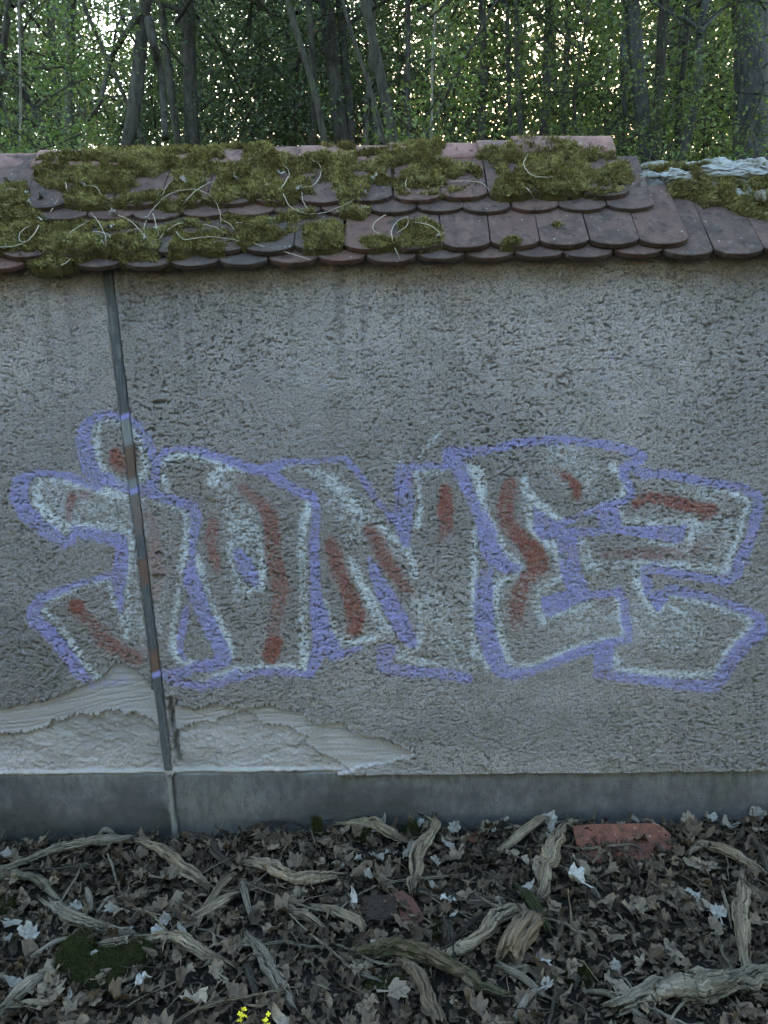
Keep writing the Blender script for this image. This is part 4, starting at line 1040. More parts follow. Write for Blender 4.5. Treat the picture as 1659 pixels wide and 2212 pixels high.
# view, points (x, y, width), material, lift, label, name, moss amount
STICKS = [
 (G1, [(-120,530,30),(0,510,40),(150,480,45),(300,420,58),(450,375,62),(600,340,62),(750,312,55),(890,275,30)], 'wood_grey', .035, 'long arched grey branch rising to a peak before the plinth joint', 0),
 (G1, [(880,305,35),(1000,350,55),(1100,420,62),(1200,500,66),(1300,570,60),(1425,655,30)], 'wood', .03, 'brown branch sloping down from the peak of the arched grey branch', 0),
 (G1, [(-120,570,55),(0,560,58),(120,550,58),(250,575,56),(330,640,48),(405,700,22)], 'wood_grey', .02, 'mossy grey branch stub at the edge below the arched branch', .5),
 (G1, [(310,700,30),(430,790,76),(550,855,88),(650,895,74),(800,915,55),(900,935,36)], 'wood_grey', .02, 'thick curved grey branch piece above the dark moss cushion', 0),
 (G1, [(640,985,40),(800,980,55),(950,972,66),(1100,965,78),(1200,985,86),(1330,1050,72),(1470,1110,30)], 'wood', .02, 'bent fibrous branch starting at the top of the moss cushion', 0),
 (G1, [(640,280,14),(730,212,36),(828,146,16)], 'wood_grey', .05, 'short pointed splinter leaning up against the dark plinth', 0),
 (G1, [(1250,930,22),(1340,790,38),(1450,640,38),(1588,465,22)], 'wood', .05, 'straight brown stick leaning steeply up to a point', 0),
 (G1, [(1200,860,26),(1350,790,56),(1480,705,56),(1570,645,30)], 'wood', .03, 'split fibrous slab crossing under the straight leaning stick', 0),
 (G1, [(1565,555,18),(1600,660,44),(1645,800,12)], 'wood_grey', .03, 'pale pointed wood splinter beside the leaning stick', 0),
 (G1, [(530,455,12),(510,560,14),(460,640,14),(395,712,9)], 'wood_grey', .045, 'thin pale curved twig hanging below the arched branch', 0),
 (G1, [(705,385,14),(740,490,17),(765,575,12)], 'wood_grey', .04, 'thin dark twig standing under the arched branch', 0),
 (G1, [(570,610,22),(590,700,34),(605,775,22)], 'wood_grey', .03, 'upright grey stub in the middle of the leaf hollow', 0),
 (G1, [(635,775,16),(700,712,24),(750,662,16)], 'wood_grey', .03, 'small pale splinter leaning against the upright grey stub', 0),
 (G1, [(1270,265,30),(1380,340,56),(1425,420,48),(1540,480,24)], 'wood_dark', .03, 'dark decayed branch lying below the joint in the plinth', 0),
 (G1, [(20,1420,50),(150,1315,80),(250,1240,70),(350,1180,26)], 'wood_grey', .02, 'broad striped bark slab next to the dark moss cushion', 0),
 (G1, [(70,1400,26),(200,1388,38),(395,1375,24)], 'wood', .02, 'flat pale stick below the striped bark slab', 0),
 (G1, [(490,940,22),(380,980,28),(270,1050,28),(170,1095,18)], 'wood_grey', .025, 'curved grey stick running into the moss cushion from the litter', 0),
 (G1, [(1600,1110,40),(1640,1220,44),(1680,1330,40)], 'wood_dark', .02, 'dark stick end above the yellow flowers', 0),
 (G2, [(-60,440,30),(100,500,84),(200,560,86),(270,592,76),(360,582,76),(450,562,66),(545,540,22)], 'wood', .03, 'pale bent branch with frayed end in the middle of the litter', 0),
 (G2, [(1162,85,42),(1180,180,44),(1178,250,50),(1130,340,66),(1080,430,74),(1050,530,74),(1035,630,46)], 'wood', .06, 'crooked pale branch standing up against the plinth', 0),
 (G2, [(480,125,12),(560,200,22),(680,190,54),(780,222,64),(880,272,60),(980,295,26)], 'wood', .04, 'pale root piece lying along the plinth beside the mossy twig', .25),
 (G2, [(230,785,30),(350,830,56),(475,885,26)], 'wood', .02, 'flat brown bark slab to the side of the dark stone', 0),
 (G2, [(390,735,26),(550,792,58),(690,862,56),(710,895,24)], 'wood', .025, 'split pale wood chunk touching the dark stone', 0),
 (G2, [(690,1050,50),(850,1040,100),(1000,1062,116),(1150,1105,116),(1300,1182,112),(1450,1262,100),(1640,1330,66)], 'wood_warm', .03, 'thick mossy log crossing the lower middle of the litter', .7),
 (G2, [(960,1090,60),(1050,1200,84),(1100,1300,88),(1150,1400,94),(1200,1500,96)], 'wood_warm', .035, 'reddish brown branch forking down from the mossy log', .1),
 (G2, [(1190,1060,30),(1350,1030,84),(1480,982,86),(1560,900,88),(1610,830,92),(1659,795,90),(1740,770,40)], 'wood', .04, 'thick curved pale branch hooking round above the mossy log', 0),
 (G2, [(-40,930,40),(0,990,60),(60,1100,76),(120,1200,78),(190,1310,72),(230,1380,36)], 'wood_grey', .02, 'brown stick slanting down across the lower leaves', 0),
 (G2, [(1420,745,40),(1530,742,48),(1659,722,26)], 'wood_dark', .02, 'dark short stick above the hooked pale branch', 0),
 (G2, [(1250,830,30),(1270,900,56),(1280,985,34)], 'wood_dark', .02, 'short dark wood block inside the hook of the pale branch', 0),
 (G2, [(-30,170,10),(100,185,11),(250,205,11),(400,225,9)], 'wood_dark', .07, 'thin black twig lying along the foot of the plinth', 0),
 (G3, [(-60,370,40),(100,272,56),(200,192,54),(290,132,26)], 'wood', .045, 'pale splintered branch leaning on the plinth beside the broken tile', 0),
 (G3, [(418,140,16),(360,230,46),(300,320,84),(260,430,94),(240,540,84),(215,670,48)], 'wood', .05, 'broad split plank leaning beside the broken roof tile', 0),
 (G3, [(170,800,120),(90,940,170),(0,1080,140)], 'wood_warm', .05, 'thick sawn log end with striped grain under the moss', 0),
 (G3, [(700,1390,60),(900,1315,130),(1050,1285,150),(1200,1292,144),(1350,1272,144),(1500,1222,134),(1720,1165,110)], 'wood_grey', .03, 'thick weathered log along the bottom edge of the litter', .3),
 (G3, [(490,1262,18),(600,1300,36),(700,1345,44),(850,1440,40)], 'wood_grey', .04, 'thin grey stick slanting onto the thick weathered log', 0),
 (G3, [(40,1450,36),(130,1330,38),(225,1235,20)], 'wood_grey', .03, 'pale narrow stick pointing up at the bottom edge', 0),
 (G3, [(1500,500,30),(1492,640,64),(1480,760,76),(1482,880,84),(1492,1000,82),(1530,1140,50)], 'wood', .035, 'upright looking pale stick pointing towards the wall near the edge', 0),
 (G3, [(1160,370,20),(1250,352,54),(1400,412,66),(1550,482,62),(1700,560,40)], 'wood', .04, 'frayed pale branch slanting down past the broken tile', 0),
 (G3, [(-40,1110,44),(100,1200,48),(230,1300,40)], 'wood_grey', .025, 'grey strip of wood below the sawn log end', 0),
 (G3, [(70,600,40),(150,730,72),(240,860,56)], 'wood_dark', .05, 'moss covered dark branch above the sawn log end', 1.0),
 (G3, [(1550,280,22),(1620,430,34),(1660,540,24)], 'wood_dark', .05, 'blackish stick crossing the frayed pale branch', 0),
 (G3, [(425,905,14),(440,960,38),(455,1015,20)], 'wood_warm', .03, 'small orange brown wood chip among the leaves', 0),
 (G3, [(390,900,16),(460,905,22),(540,915,12)], 'wood', .03, 'short pale twig above the orange wood chip', 0),
 (G3, [(-20,215,14),(60,225,20),(130,235,10)], 'wood_grey', .03, 'small pale splinter under the leaning splintered branch', 0),
 (G3, [(1350,560,14),(1370,660,24),(1400,760,22),(1425,860,12)], 'wood', .03, 'narrow split stick next to the upright looking pale stick', 0),
]
stick_boxes = []
def build_sticks():
    for i, (f, pts, mt, lift, lab, moss) in enumerate(STICKS):
        P = []
        for (x, y, w) in pts:
            px, py = f(x, y)
            z = 0.0
            for _ in range(3):
                p = on_z(px, py, z); z = g1(p.x, p.y) + 0.006
            r = w * f.k * pxscale(p) * (.57 if w > 26 else .5)
            P.append((p.x, p.y, z + r * 0.55 + .022, r))
        # the middle of a branch is held up by what lies under it
        if max(q[3] for q in P) > .012:
            P[0] = (*P[0][:3], max(P[0][3], .62 * P[1][3])); P[-1] = (*P[-1][:3], max(P[-1][3], .55 * P[-2][3]))
        n = len(P)
        P = [(x, y, z + lift * math.sin(math.pi * k / (n - 1)) * .5 + (0.0), r) for k, (x, y, z, r) in enumerate(P)]
        Q = catmull(P, 10)
        Q[:, 1] = np.minimum(Q[:, 1], -0.012 - Q[:, 3])
        rmax = np.max(Q[:, 3]); big = rmax > 0.012
        gs = np.random.default_rng(900 + i)
        ns = 30 if big else 9
        t = np.linspace(0, 1, len(Q))
        if big:                       # kinks and knots
            ln_ = np.concatenate([[0], np.cumsum(np.linalg.norm(np.diff(Q[:, :3], axis=0), axis=1))])
            kk = 1.0 if len(pts) > 4 else .25
            Q[:, 0] += kk * rmax * .4 * vnoise(ln_ * 22 + i * 5.1, ln_ * 0 + 1.5, 251); Q[:, 2] += rmax * .3 * vnoise(ln_ * 18 + i * 3.3, ln_ * 0 + 7.5, 253)
            jk = gs.normal(0, 1, (len(Q), 3)); jk = (jk + np.roll(jk, 1, 0)) / 2; Q[:, :3] += jk * (kk * Q[:, 3] * .10)[:, None]
            Q[:, 3] *= 1 + .28 * kk * vnoise(ln_ * 26 + i * 2.7, ln_ * 0 + 4.5, 255)
        ac = Acc(); tw = random.uniform(-4, 4)
        if big:
            V, F, UV, ck = branch_tube(Q[:, :3], np.maximum(Q[:, 3], 0.0015), 36, 300 + i, tw, min(0.04, rmax * 1.5)); ac.add(V, F, UV, ck)
            for q in range(gs.integers(0, 3)):          # stubs of side twigs
                j = gs.integers(4, len(Q) - 4); an = gs.uniform(0, 6.28); dd = np.array([math.cos(an), math.sin(an), gs.uniform(.1, .6)]); L_ = gs.uniform(.03, .09)
                V, F, U2, ck = branch_tube(np.array([Q[j, :3] + dd * L_ * t_ + [0, 0, .006 * math.sin(t_ * 5)] for t_ in (0, .3, .6, .85, 1)]), np.array([.5, .32, .26, .2, .1]) * Q[j, 3], 10, 60 + i + q, 0, .004); ac.add(V, F, U2, ck)
        else:
            V, F, UV = tube(Q[:, :3], np.maximum(Q[:, 3], 0.0015), ns, .06, 300 + i, tw, rmax); ac.add(V, F, UV)
        if big:                       # loosened fibres lying along the same branch
            for q in range(int(5 + rmax * 260)):
                a0 = gs.integers(0, max(1, len(Q) - 8)); a1 = min(len(Q), a0 + gs.integers(8, 26)); seg = Q[a0:a1].copy()
                if len(seg) < 4: continue
                an = gs.uniform(0, 6.28); off = np.array([math.cos(an), -abs(math.cos(an)) * .3, abs(math.sin(an))]) * .82
                tt = np.linspace(-1, 1, len(seg)); lift_ = 1 + .45 * np.clip(tt, 0, 1) ** 2 * gs.random()
                S3 = seg[:, :3] + off * (seg[:, 3] * lift_)[:, None]
                rr = seg[:, 3].mean() * gs.uniform(.10, .26) * (1 - np.abs(tt) ** 3 * .85)
                V, F, U2 = tube(S3, rr, 5, 0, i + q); ac.add(V, F, U2 * np.array([[.3, 1]]) + gs.random())
        V = np.concatenate(ac.V); F = np.concatenate(ac.F); UV = np.concatenate(ac.U) + np.array([[0, i * 0.37]])
        V[:, 1] = np.minimum(V[:, 1], -0.008)
        ms = np.zeros(len(V))
        if moss:
            zz = V[:, 2] - np.median(V[:, 2])
            ms = moss * np.clip(1.0 + vnoise(V[:, 0] * 11, V[:, 1] * 11, 221) * 1.2, 0, 1)
        c = V.mean(0); c[2] = V[:, 2].min()
        me = fast_mesh('branch', V - c, F, True, dict(moss=ms, crack=np.concatenate(ac.A)), uv=UV)
        # loose fibres along the same branch
        o = obj('fallen_branch' if np.max(Q[:, 3]) > 0.012 else 'twig', me, M[mt]); o.location = c
        tag(o, lab, 'branch' if np.max(Q[:, 3]) > 0.012 else 'twig', 'branches lying at the foot of the wall')
build_sticks()
def build_twigs():
    g = np.random.default_rng(61); pool = ('wood', 'wood_grey', 'wood_dark', 'wood_grey')
    for i in range(84):
        x, y = g.uniform(-1.7, 1.7), -.05 - 1.15 * g.random()
        L = g.uniform(.07, .26) if i % 3 else g.uniform(.04, .10); a = g.uniform(0, 6.28); r = g.uniform(.0015, .0042) if i % 3 else g.uniform(.005, .010)
        d = np.array([math.cos(a), math.sin(a) * .8, 0]); P = [np.array([x, y, g1(x, y) + g.uniform(.03, .05)])]
        for k in range(5):
            d = d + g.normal(0, .22, 3) * [1, 1, .5]; P.append(P[-1] + d / np.linalg.norm(d) * L / 5)
        P = np.array(P); P[:, 1] = np.minimum(P[:, 1], -.02); P[:, 2] = np.maximum(P[:, 2], gz(P[:, 0], P[:, 1]) + .014 + r)
        Q = catmull(P, 3); ac = Acc()
        V, F, U, ck = branch_tube(Q, np.linspace(r, r * .6, len(Q)), 8, 400 + i, 0, r * 2); ac.add(V, F, U, ck)
        if i % 3 == 1:
            j = len(Q) // 2; e = g.normal(0, 1, 3) * [1, 1, .4]; e /= np.linalg.norm(e)
            V, F, U, ck = branch_tube(np.array([Q[j] + e * L * .3 * t for t in (0, .4, .7, 1)]), np.array([.6, .5, .4, .2]) * r, 6, 500 + i, 0, .001); ac.add(V, F, U, ck)
        V = np.concatenate(ac.V); c = V.mean(0); c[2] = V[:, 2].min()
        o = obj('twig', fast_mesh('twig', V - c, np.concatenate(ac.F), True, dict(crack=np.concatenate(ac.A), moss=np.zeros(len(V))), uv=np.concatenate(ac.U)), M[pool[i % 4]]); o.location = c
        tag(o, *(('thin broken twig lying loose among the dead leaves', 'twig') if i % 3 else ('short splinter of rotten wood lying among the dead leaves', 'wood splinter')), 'loose twigs in the litter' if i % 3 else 'rotten wood splinters in the litter')
build_twigs()
def build_long_sticks():
    g = np.random.default_rng(67)
    for i in range(22):
        x = g.uniform(-1.65, .6) if i % 3 else g.uniform(.2, 1.6); y = -.10 - 1.0 * g.random()
        L = g.uniform(.28, .6); a = g.normal(0, .55) + (math.pi if g.random() < .5 else 0); r = g.uniform(.0045, .0095)
        d = np.array([math.cos(a), math.sin(a), 0]); P = [np.array([x, y, 0]) - d * L / 2]
        for k in range(7):
            d = d + g.normal(0, .2, 3) * [1, 1, .0]; d /= np.linalg.norm(d); P.append(P[-1] + d * L / 7)
        P = np.array(P); P[:, 1] = np.clip(P[:, 1], -1.6, -.03); t = np.linspace(0, 1, 8)
        P[:, 2] = gz(P[:, 0], P[:, 1]) + .03 + r + .03 * np.sin(t * 3.1) * g.random() - .03 * (t > .9)
        Q = catmull(P, 5); Q += g.normal(0, .0008, Q.shape); ac = Acc()
        V, F, U, ck = branch_tube(Q, np.linspace(r, r * .45, len(Q)) * (1 + .15 * g.normal(size=len(Q))), 14, 600 + i, 0, r * 2); ac.add(V, F, U, ck)
        for q in range(g.integers(1, 4)):
            j = g.integers(5, len(Q) - 5); e = (Q[j + 1] - Q[j - 1]); e = e / np.linalg.norm(e) + g.normal(0, .7, 3) * [1, 1, .5]; e /= np.linalg.norm(e); l = g.uniform(.05, .16)
            B = np.array([Q[j] + e * l * u + [0, 0, .01 * u] + g.normal(0, .003, 3) * u for u in (0, .25, .5, .75, 1)])
            V, F, U, ck = branch_tube(B, np.array([.55, .45, .4, .3, .2]) * r, 8, 640 + i * 3 + q, 0, .002); ac.add(V, F, U, ck)
        V = np.concatenate(ac.V); V[:, 1] = np.minimum(V[:, 1], -.01); c = V.mean(0); c[2] = V[:, 2].min()
        o = obj('forked_stick', fast_mesh('forked_stick', V - c, np.concatenate(ac.F), True, dict(crack=np.concatenate(ac.A), moss=np.zeros(len(V))), uv=np.concatenate(ac.U)), M[('wood', 'wood_grey', 'wood_grey', 'wood_dark')[i % 4]]); o.location = c
        tag(o, 'long thin forked stick tangled into the leaf litter', 'stick', 'forked sticks in the litter')
build_long_sticks()

# ------------------------------------------------------------------ leaves
def leaf_proto(name, kind, seed):
    rd = random.Random(seed); g = np.random.default_rng(seed)
    if kind == 'maple':
        half = [(0, 1.0), (8, .84), (16, .70), (22, .76), (30, .88), (40, .93), (48, .78), (58, .64), (66, .72), (82, .76), (96, .64), (116, .56), (140, .58), (165, .36)]
    elif kind == 'torn':
        half = [(0, .9), (12, .6), (20, .75), (38, .9), (52, .5), (70, .3), (95, .22), (130, .35), (165, .5)]
    elif kind == 'oak':
        half = [(0, 1.0), (10, .92), (16, .70), (24, .74), (30, .52), (40, .58), (50, .40), (66, .46), (85, .34), (110, .42), (140, .55), (168, .80)]
    else:
        half = [(0, 1.0), (10, .86), (20, .68), (34, .52), (50, .43), (70, .38), (95, .40), (120, .50), (145, .68), (170, .88)]
    pol = half + [(360 - a, r) for a, r in half[:0:-1]]
    V = [(0, 0, 0)]; n = len(pol)
    for k in (0.5, 1.0):
        for a, r in pol:
            t = R(a + rd.uniform(-2, 2)); rr = r * k * (1 + rd.uniform(-.06, .06))
            V.append((rr * math.sin(t), rr * math.cos(t), 0))
    V = np.array(V)
    cx, cy, fold = rd.uniform(-.3, .8), rd.uniform(-.5, .7), rd.uniform(-.1, .7)
    V[:, 2] = cx * V[:, 0] ** 2 + cy * V[:, 1] ** 2 + fold * np.abs(V[:, 0]) + 0.34 * vnoise(V[:, 0] * 2.6 + seed, V[:, 1] * 2.6, 231) + 0.08 * g.normal(size=len(V))
    V[0, 2] = 0
    F = []
    for i in range(n):
        j = (i + 1) % n
        F += [(0, 1 + j, 1 + i), (1 + i, 1 + j, 1 + n + j), (1 + i, 1 + n + j, 1 + n + i)]
    # stalk
    st = len(V)
    V = np.concatenate([V, [(-.02, 0, 0), (.02, 0, 0), (.03 + rd.uniform(-.3, .3), -1.1, .15), (rd.uniform(-.3, .3), -1.1, .17)]])
    F += [(st, st + 1, st + 2), (st, st + 2, st + 3)]
    return V, np.array(F)
LEAVES = [leaf_proto('leaf', k, s) for k, s in (('maple', 1), ('maple', 2), ('maple', 3), ('maple', 4), ('oak', 5), ('oak', 6), ('oval', 7), ('oval', 8), ('oval', 9), ('oak', 10), ('maple', 11), ('oval', 12), ('torn', 13), ('torn', 14))]
def leaf_meshes(mat):
    out = []
    for i, (V, F) in enumerate(LEAVES):
        me = fast_mesh('dead_leaf', V, F, True, {'shade': np.full(len(V), i * 0.37 % 1)}); me.materials.append(mat); out.append(me)
    return out
LM = leaf_meshes(M['leaf']); LP = leaf_meshes(M['pale_leaf']); LG = leaf_meshes(M['grey_leaf'])
def put_leaf(me, p, size, rot, label, group=None, tilt=None):
    o = bpy.data.objects.new('dead_leaf', me)
    tl = tilt or (random.uniform(-.5, .5), random.uniform(-.5, .5))
    o.location = p; o.rotation_euler = (tl[0], tl[1], rot); o.scale = (size, size, size)
    link(o); return tag(o, label, 'leaf', group)
PALE = [
 (G2, 780, 530, 62, 0, 'crumpled whitish maple leaf above the dark stone'),
 (G2, 700, 415, 48, 1, 'pale curled leaf in the cluster above the whitish maple leaf'),
 (G2, 805, 395, 58, 2, 'larger pale crumpled leaf of the cluster above the dark stone'),
 (G2, 905, 370, 52, 3, 'beige leaf standing in the pale cluster near the crooked branch'),
 (G2, 1015, 350, 56, 6, 'narrow pale leaf touching the crooked upright branch'),
 (G2, 1215, 600, 72, 0, 'brightest white maple leaf between the crooked branch and the hooked branch'),
 (G2, 1290, 680, 70, 3, 'folded white leaf just below the brightest maple leaf'),
 (G2, 1190, 440, 48, 2, 'small pale maple leaf below the crooked upright branch'),
 (G2, 1070, 165, 50, 6, 'pale leaf propped on the plinth beside the crooked branch'),
 (G2, 820, 150, 66, 7, 'long grey leaf leaning on the plinth'),
 (G2, 1310, 215, 50, 1, 'grey leaf lying on the small red shard'),
 (G2, 1265, 310, 44, 7, 'white rolled leaf below the small red shard'),
 (G2, 1560, 215, 46, 6, 'white leaf by the plinth next to the leaning splintered branch'),
 (G2, 1615, 130, 46, 0, 'torn white leaf pressed against the plinth'),
 (G2, 650, 670, 58, 7, 'curled white leaf beside the dark stone'),
 (G2, 550, 440, 76, 6, 'big folded brown grey leaf above the pale bent branch'),
 (G2, 1425, 945, 26, 1, 'tiny white leaf scrap inside the hooked branch'),
 (G2, 1310, 770, 30, 7, 'small white scrap below the folded white leaf'),
 (G3, 450, 540, 84, 0, 'torn pale greenish white leaf below the broken roof tile'),
 (G3, 1185, 625, 66, 4, 'lobed pale oak leaf lying flat in open litter'),
 (G3, 1345, 755, 62, 3, 'bluish white leaf beside the upright looking stick'),
 (G3, 205, 1030, 70, 6, 'white curled leaf beside the sawn log end'),
 (G3, 690, 1095, 46, 1, 'small bluish white leaf above a big brown leaf'),
 (G3, 1290, 930, 40, 7, 'narrow white leaf in the bare dark patch'),
 (G3, 1320, 880, 30, 6, 'little white leaf above the narrow white leaf'),
 (G3, 1580, 130, 70, 2, 'pale frilled leaf against the plinth near the far edge'),
 (G3, 1420, 190, 66, 0, 'crumpled pale leaf below the frilled leaf by the plinth'),
 (G3, 790, 115, 44, 6, 'white leaf sticking up behind the broken roof tile'),
 (G3, 1285, 135, 60, 7, 'long pale leaf on the plinth foot past the broken tile'),
 (G3, 265, 140, 60, 1, 'white torn leaf on top of the leaning splintered branch'),
 (G3, 275, 225, 66, 6, 'white leaf under the leaning splintered branch'),
 (G3, 345, 820, 26, 7, 'tiny greenish white scrap by the mossy dark branch'),
 (G3, 120, 585, 56, 7, 'white leaf on top of the mossy dark branch'),
 (G3, 245, 1220, 50, 0, 'white leaf near the pale narrow stick'),
 (G3, 1000, 1240, 40, 6, 'round white leaf on the thick weathered log'),
 (G1, 55, 825, 84, 6, 'white leaf edge at the margin below the mossy stub'),
 (G1, 195, 925, 92, 2, 'large grey white maple leaf beside the dark moss cushion'),
 (G1, 50, 940, 56, 7, 'white narrow leaf at the margin beside the large grey leaf'),
 (G1, 1085, 815, 50, 1, 'bluish white leaf scrap in the leaf hollow'),
 (G1, 1030, 890, 56, 3, 'greenish pale leaf below the bluish white scrap'),
 (G1, 1190, 885, 50, 7, 'white leaf beside the split fibrous slab'),
 (G1, 600, 1045, 40, 6, 'small white leaf on the dark moss cushion'),
 (G1, 910, 1215, 66, 1, 'white torn leaf at the lower rim of the moss cushion'),
 (G1, 90, 1215, 70, 6, 'long bluish leaf above the striped bark slab'),
 (G1, 460, 1300, 34, 7, 'small pale round leaf under the moss cushion'),
 (G1, 500, 740, 56, 3, 'bluish grey leaf beside the upright stub'),
 (G1, 730, 745, 50, 2, 'bluish grey leaf behind the small leaning splinter'),
 (G1, 840, 870, 40, 6, 'blue grey leaf scrap on the thick curved branch'),
 (G1, 45, 380, 44, 1, 'whitish scrap near the plinth above the arched branch'),
]
BROWN = [
 (G1, 790, 1310, 130, 0, 'big brown maple leaf below the moss cushion'),
 (G1, 1050, 720, 90, 1, 'brown star shaped maple leaf in the leaf hollow'),
 (G1, 930, 510, 84, 2, 'dark maple leaf under the brown sloping branch'),
 (G1, 1510, 1010, 100, 3, 'big brown rounded leaf by the bent fibrous branch'),
 (G1, 480, 1400, 90, 2, 'dusky leaf at the bottom below the moss cushion'),
 (G1, 1420, 1160, 90, 0, 'brown leaf at the end of the bent fibrous branch'),
 (G1, 1480, 330, 80, 7, 'brown ribbed bark-like leaf by the plinth'),
 (G2, 735, 1365, 90, 1, 'grey brown leaf with dark veins at the bottom'),
 (G2, 185, 1130, 70, 2, 'brown maple leaf beside the slanting brown stick'),
 (G2, 1460, 1400, 110, 0, 'big grey maple leaf at the bottom below the mossy log'),
 (G2, 1320, 1370, 56, 3, 'small grey leaf beside the big grey maple leaf'),
 (G2, 670, 1130, 84, 3, 'dark folded leaf at the tip of the mossy log'),
 (G2, 450, 300, 70, 6, 'brown upright leaf near the mossy twig'),
 (G2, 110, 330, 70, 7, 'pale brown arched leaf near the plinth'),
 (G2, 940, 890, 40, 1, 'small brown maple leaf under the red brick shard'),
 (G3, 400, 1110, 84, 1, 'ribbed grey brown leaf below the orange chip'),
 (G3, 700, 1220, 100, 6, 'large brown leaf lying above the thick weathered log'),
 (G3, 560, 690, 100, 4, 'big dark oak leaf in the open litter'),
 (G3, 1290, 510, 66, 2, 'brown curled leaf below the frayed pale branch'),
 (G3, 850, 745, 56, 3, 'grey leaf in the middle of the open litter'),
 (G3, 1050, 490, 70, 7, 'brown oval leaf below the rounded tile end'),
 (G3, 1180, 210, 84, 0, 'brown leaf heaped beside the rounded tile end'),
 (G3, 1150, 160, 70, 2, 'brown leaf on the plinth foot above the rounded tile end'),
 (G3, 650, 900, 110, 5, 'long grey oak leaf lying across the open litter'),
 (G3, 1030, 1190, 70, 0, 'grey brown leaf behind the thick weathered log'),
 (G3, 270, 700, 84, 6, 'grey leaf below the split plank'),
 (G3, 1300, 1190, 80, 3, 'pale brown leaf on the mossy end of the weathered log'),
 (G3, 830, 270, 80, 1, 'brown dead leaf lying on the broken roof tile'),
]
def build_leaves():
    for lst, ML in ((PALE, LP), (BROWN, LM)):
        for k, (f, x, y, w, shp, lab) in enumerate(lst):
            px, py = f(x, y); z = 0.02
            for _ in range(3):
                p = on_z(px, py, z); z = g1(p.x, p.y) + 0.03
            p.y = min(p.y, -0.035)
            sz = w * f.k * pxscale(p) * (1.15 if ML is LP else 0.9)
            put_leaf((LG if ML is LP and ('white' not in lab or w < 56) else ML)[shp], (p.x, p.y, z + 0.02), sz, random.uniform(0, 6.28), lab, None, (random.uniform(.1, .75), random.uniform(-.35, .35)))
    g = random.Random(21)
    for k in range(215):
        x, y = g.uniform(-1.75, 1.75), -0.04 - 1.2 * g.random() ** 1.0
        put_leaf(LM[g.randrange(14)], (x, y, g1(x, y) + g.uniform(.02, .05)), g.uniform(.032, .066), g.uniform(0, 6.28),
                 'curled brown dead leaf mixed into the litter at the wall foot', 'brown dead leaves in the litter', (g.uniform(-.45, .45), g.uniform(-.4, .4)))
build_leaves()

